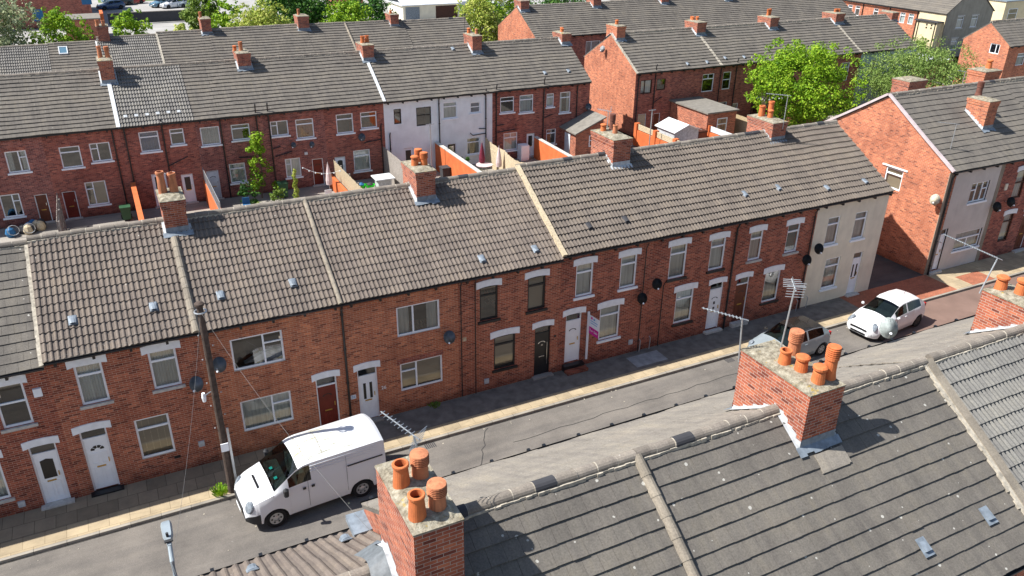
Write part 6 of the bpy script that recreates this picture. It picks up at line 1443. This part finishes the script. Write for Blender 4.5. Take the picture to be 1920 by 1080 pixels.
# ------------------------------------------------------------------ trees and shrubs
def tree(label, x, y, z0, z1, rx, mat, clumps=60, per=90, size=.25, seed=1, name='tree', trunk=True, rz=None, cat='tree', cr=.26, bias=.0, shape=1.):
    rr = random.Random(seed); o = thing(name, label, cat, (x, y, 0)); mb = MB(); zc = (z0+z1)/2; rz = rz or (z1-z0)/2; tips = []
    for i in range(clumps):
        while True:
            p = Vector((rr.uniform(-1, 1), rr.uniform(-1, 1), rr.uniform(-1, 1)))
            if .35 < p.length < 1: break
        wz = 1-.35*max(0, p.z)*shape
        c = Vector((x+p.x*rx*.86*wz, y+p.y*rx*.86*wz, zc+p.z*rz*.86)); r_ = rx*cr*rr.uniform(.6, 1.2); tips.append(c)
        leaves(mb, c, r_, int(per*rr.uniform(.6, 1.3)), size, rr)
    leaves(mb, Vector((x, y, zc)), rx*.75, int(per*clumps*.05), size, rr, rz/rx)
    for i in range(int(clumps*1.2)):          # stray sprigs at the outline
        a = rr.uniform(0, 6.28); e = rr.uniform(-.9, 1.1); c = Vector((x+math.cos(a)*math.cos(e)*rx*1.02, y+math.sin(a)*math.cos(e)*rx*1.02, zc+math.sin(e)*rz*1.02)); leaves(mb, c, rx*.08, int(per*.12), size, rr)
    mb.build('crown', mat, o)
    if trunk:
        t = MB().tube([(x, y, 0), (x+.05*rx, y, zc*.5), (x, y, zc)], max(.08, rx*.045), 8, r1=rx*.02)
        for c in tips[:14]:
            b = Vector((x, y, max(.3, zc*rr.uniform(.4, .8)))); t.tube([b, b.lerp(c, .5)+Vector((0, 0, .2)), c], rx*.02, 6, r1=rx*.006)
        t.build('trunk', 'bark', o)
    return o
tree('bright green tree standing in a yard behind the middle row', 50.6, 23.3, .9, 8.1, 4.5, 'leaf_bright', 135, 175, .2, 3, cr=.165)
tree('small branch of bright leaves left of the big bright tree', 45.8, 22.3, 4.2, 5.9, 1.0, 'leaf_bright', 10, 70, .28, 4, name='tree_bough')
tree('feathery duller green tree right of the bright tree', 66.0, 24.6, .3, 7.0, 5.2, 'leaf_grey', 170, 150, .16, 5, cr=.17)
tree('low feathery bush at the right foot of the feathery tree', 60.5, 20.5, 0, 3.0, 2.6, 'leaf_grey', 30, 100, .22, 6, name='bush', cat='bush')
tree('dark shrub between the two right hand trees', 56.2, 20.5, 0, 2.6, 1.6, 'leaf_dark', 18, 80, .22, 7, name='bush', cat='bush')
tree('pale silvery tree at the top left corner', -8.6, 64, 1.5, 10.5, 4.6, 'leaf_pale', 90, 110, .3, 8)
tree('green tree right of the silvery tree at top left', -2.7, 63, 2, 8.3, 2.7, 'leaf_bright', 50, 100, .26, 9)
tree('bright bush like tree in front of the car park', 3.3, 62.5, 3, 7.9, 2.0, 'leaf_bright', 38, 90, .25, 10)
tree('small yellow green bush behind the far ridge', 7.5, 60, 3.5, 6.6, 1.5, 'leaf_yellow', 26, 80, .22, 11, name='bush', cat='bush')
tree('tall mid green tree right of the car park', 10.6, 68, 2, 9.5, 2.2, 'leaf_mid', 50, 100, .28, 12)
tree('bright green tree beside the yellow flowering bush', 12.3, 64, 2, 8.6, 2.0, 'leaf_bright', 50, 100, .28, 13)
tree('broad yellow green bush at the top centre left', 15.2, 60.5, 3, 8.3, 3.1, 'leaf_yellow', 70, 110, .25, 14)
tree('dark green tree behind the yellow green bush', 20.0, 68, 2, 10.5, 4.0, 'leaf_dark', 80, 110, .3, 15)
tree('mid green leafy tree left of the garages', 24.3, 61.5, 3, 8.0, 2.8, 'leaf_bright', 60, 100, .28, 16)
tree('dark green tree in front of the garages', 27.6, 65, 2, 8.3, 3.0, 'leaf_dark', 60, 100, .28, 17)
tree('darkest tree behind the leafy trees at top centre', 23, 76, 2, 12, 5, 'leaf_dark', 80, 100, .32, 18)
tree('yellow green blossom tree at the end of the far row', 39.6, 61.8, 0, 8.2, 3.4, 'leaf_yellow', 90, 110, .27, 19)
tree('dark tree behind the far right chimneys at top centre', 45.5, 72, 2, 9.5, 4.2, 'leaf_bright', 60, 90, .3, 20)
tree('hedge like tree behind the furthest right row', 56, 74, 2, 7.6, 5, 'leaf_dark', 60, 90, .3, 21)
tree('bush of mixed greens in the top left yards', 1.2, 58.5, 1, 5.6, 1.3, 'leaf_mid', 20, 70, .2, 22, name='bush', cat='bush')
tree('green shrub at the foot of the yellow cream wall at top right', 92, 45, 0, 2.6, 1.5, 'leaf_mid', 16, 70, .25, 24, name='bush', cat='bush')
# tall climber and low shrubs in the rear yards
o = thing('climbing_shrub', 'tall bright climbing shrub against the rear brick wall', 'shrub', (7.9, 26.6, 0)); mb = MB(); rr = random.Random(5)
for i in range(46):
    t = rr.random()**.8; z = .3+t*4.0; sp = .85*(1-t)**1.2+.22; leaves(mb, Vector((7.95+.15*math.sin(z*1.6)+rr.uniform(-sp, sp), 26.7+rr.uniform(-.35, .3), z)), .25, 34, .17, rr)
mb.build('leaves', 'leaf_bright', o); MB().tube([(7.9, 26.8, 0), (8.1, 26.8, 1.8), (7.95, 26.8, 4.1)], .05, 6, r1=.015).build('stem', 'bark', o)
o = thing('conifer', 'slim yellow green conifer in the yard of the dark red door', 'shrub', (9.6, 24.2, 0)); mb = MB()
for i in range(22): z = .3+i*.1; leaves(mb, Vector((9.6+.05*math.sin(i), 24.2, z)), .2*(1-i/40), 30, .12, rr)
mb.build('leaves', 'leaf_yellow', o); MB().tube([(9.6, 24.2, 0), (9.6, 24.2, 2.3)], .03, 6).build('stem', 'bark', o)
tree('green shrubs in pots left of the climbing shrub', 6.9, 25.6, 0, 1.7, .7, 'leaf_dark', 12, 60, .15, 26, name='bush', cat='bush', trunk=False)
tree('round leafy bush right of the climbing shrub', 8.6, 24.9, 0, 1.2, .6, 'leaf_mid', 12, 60, .15, 27, name='bush', cat='bush', trunk=False)
tree('dark potted bush near the maroon parasol', 22.1, 26.3, 0, 1.2, .5, 'leaf_dark', 9, 60, .14, 28, name='bush', cat='bush', trunk=False)
tree('ivy over the reed screen', 47.3, 21.2, .3, 1.8, .9, 'leaf_mid', 14, 60, .14, 29, name='bush', cat='bush', trunk=False)
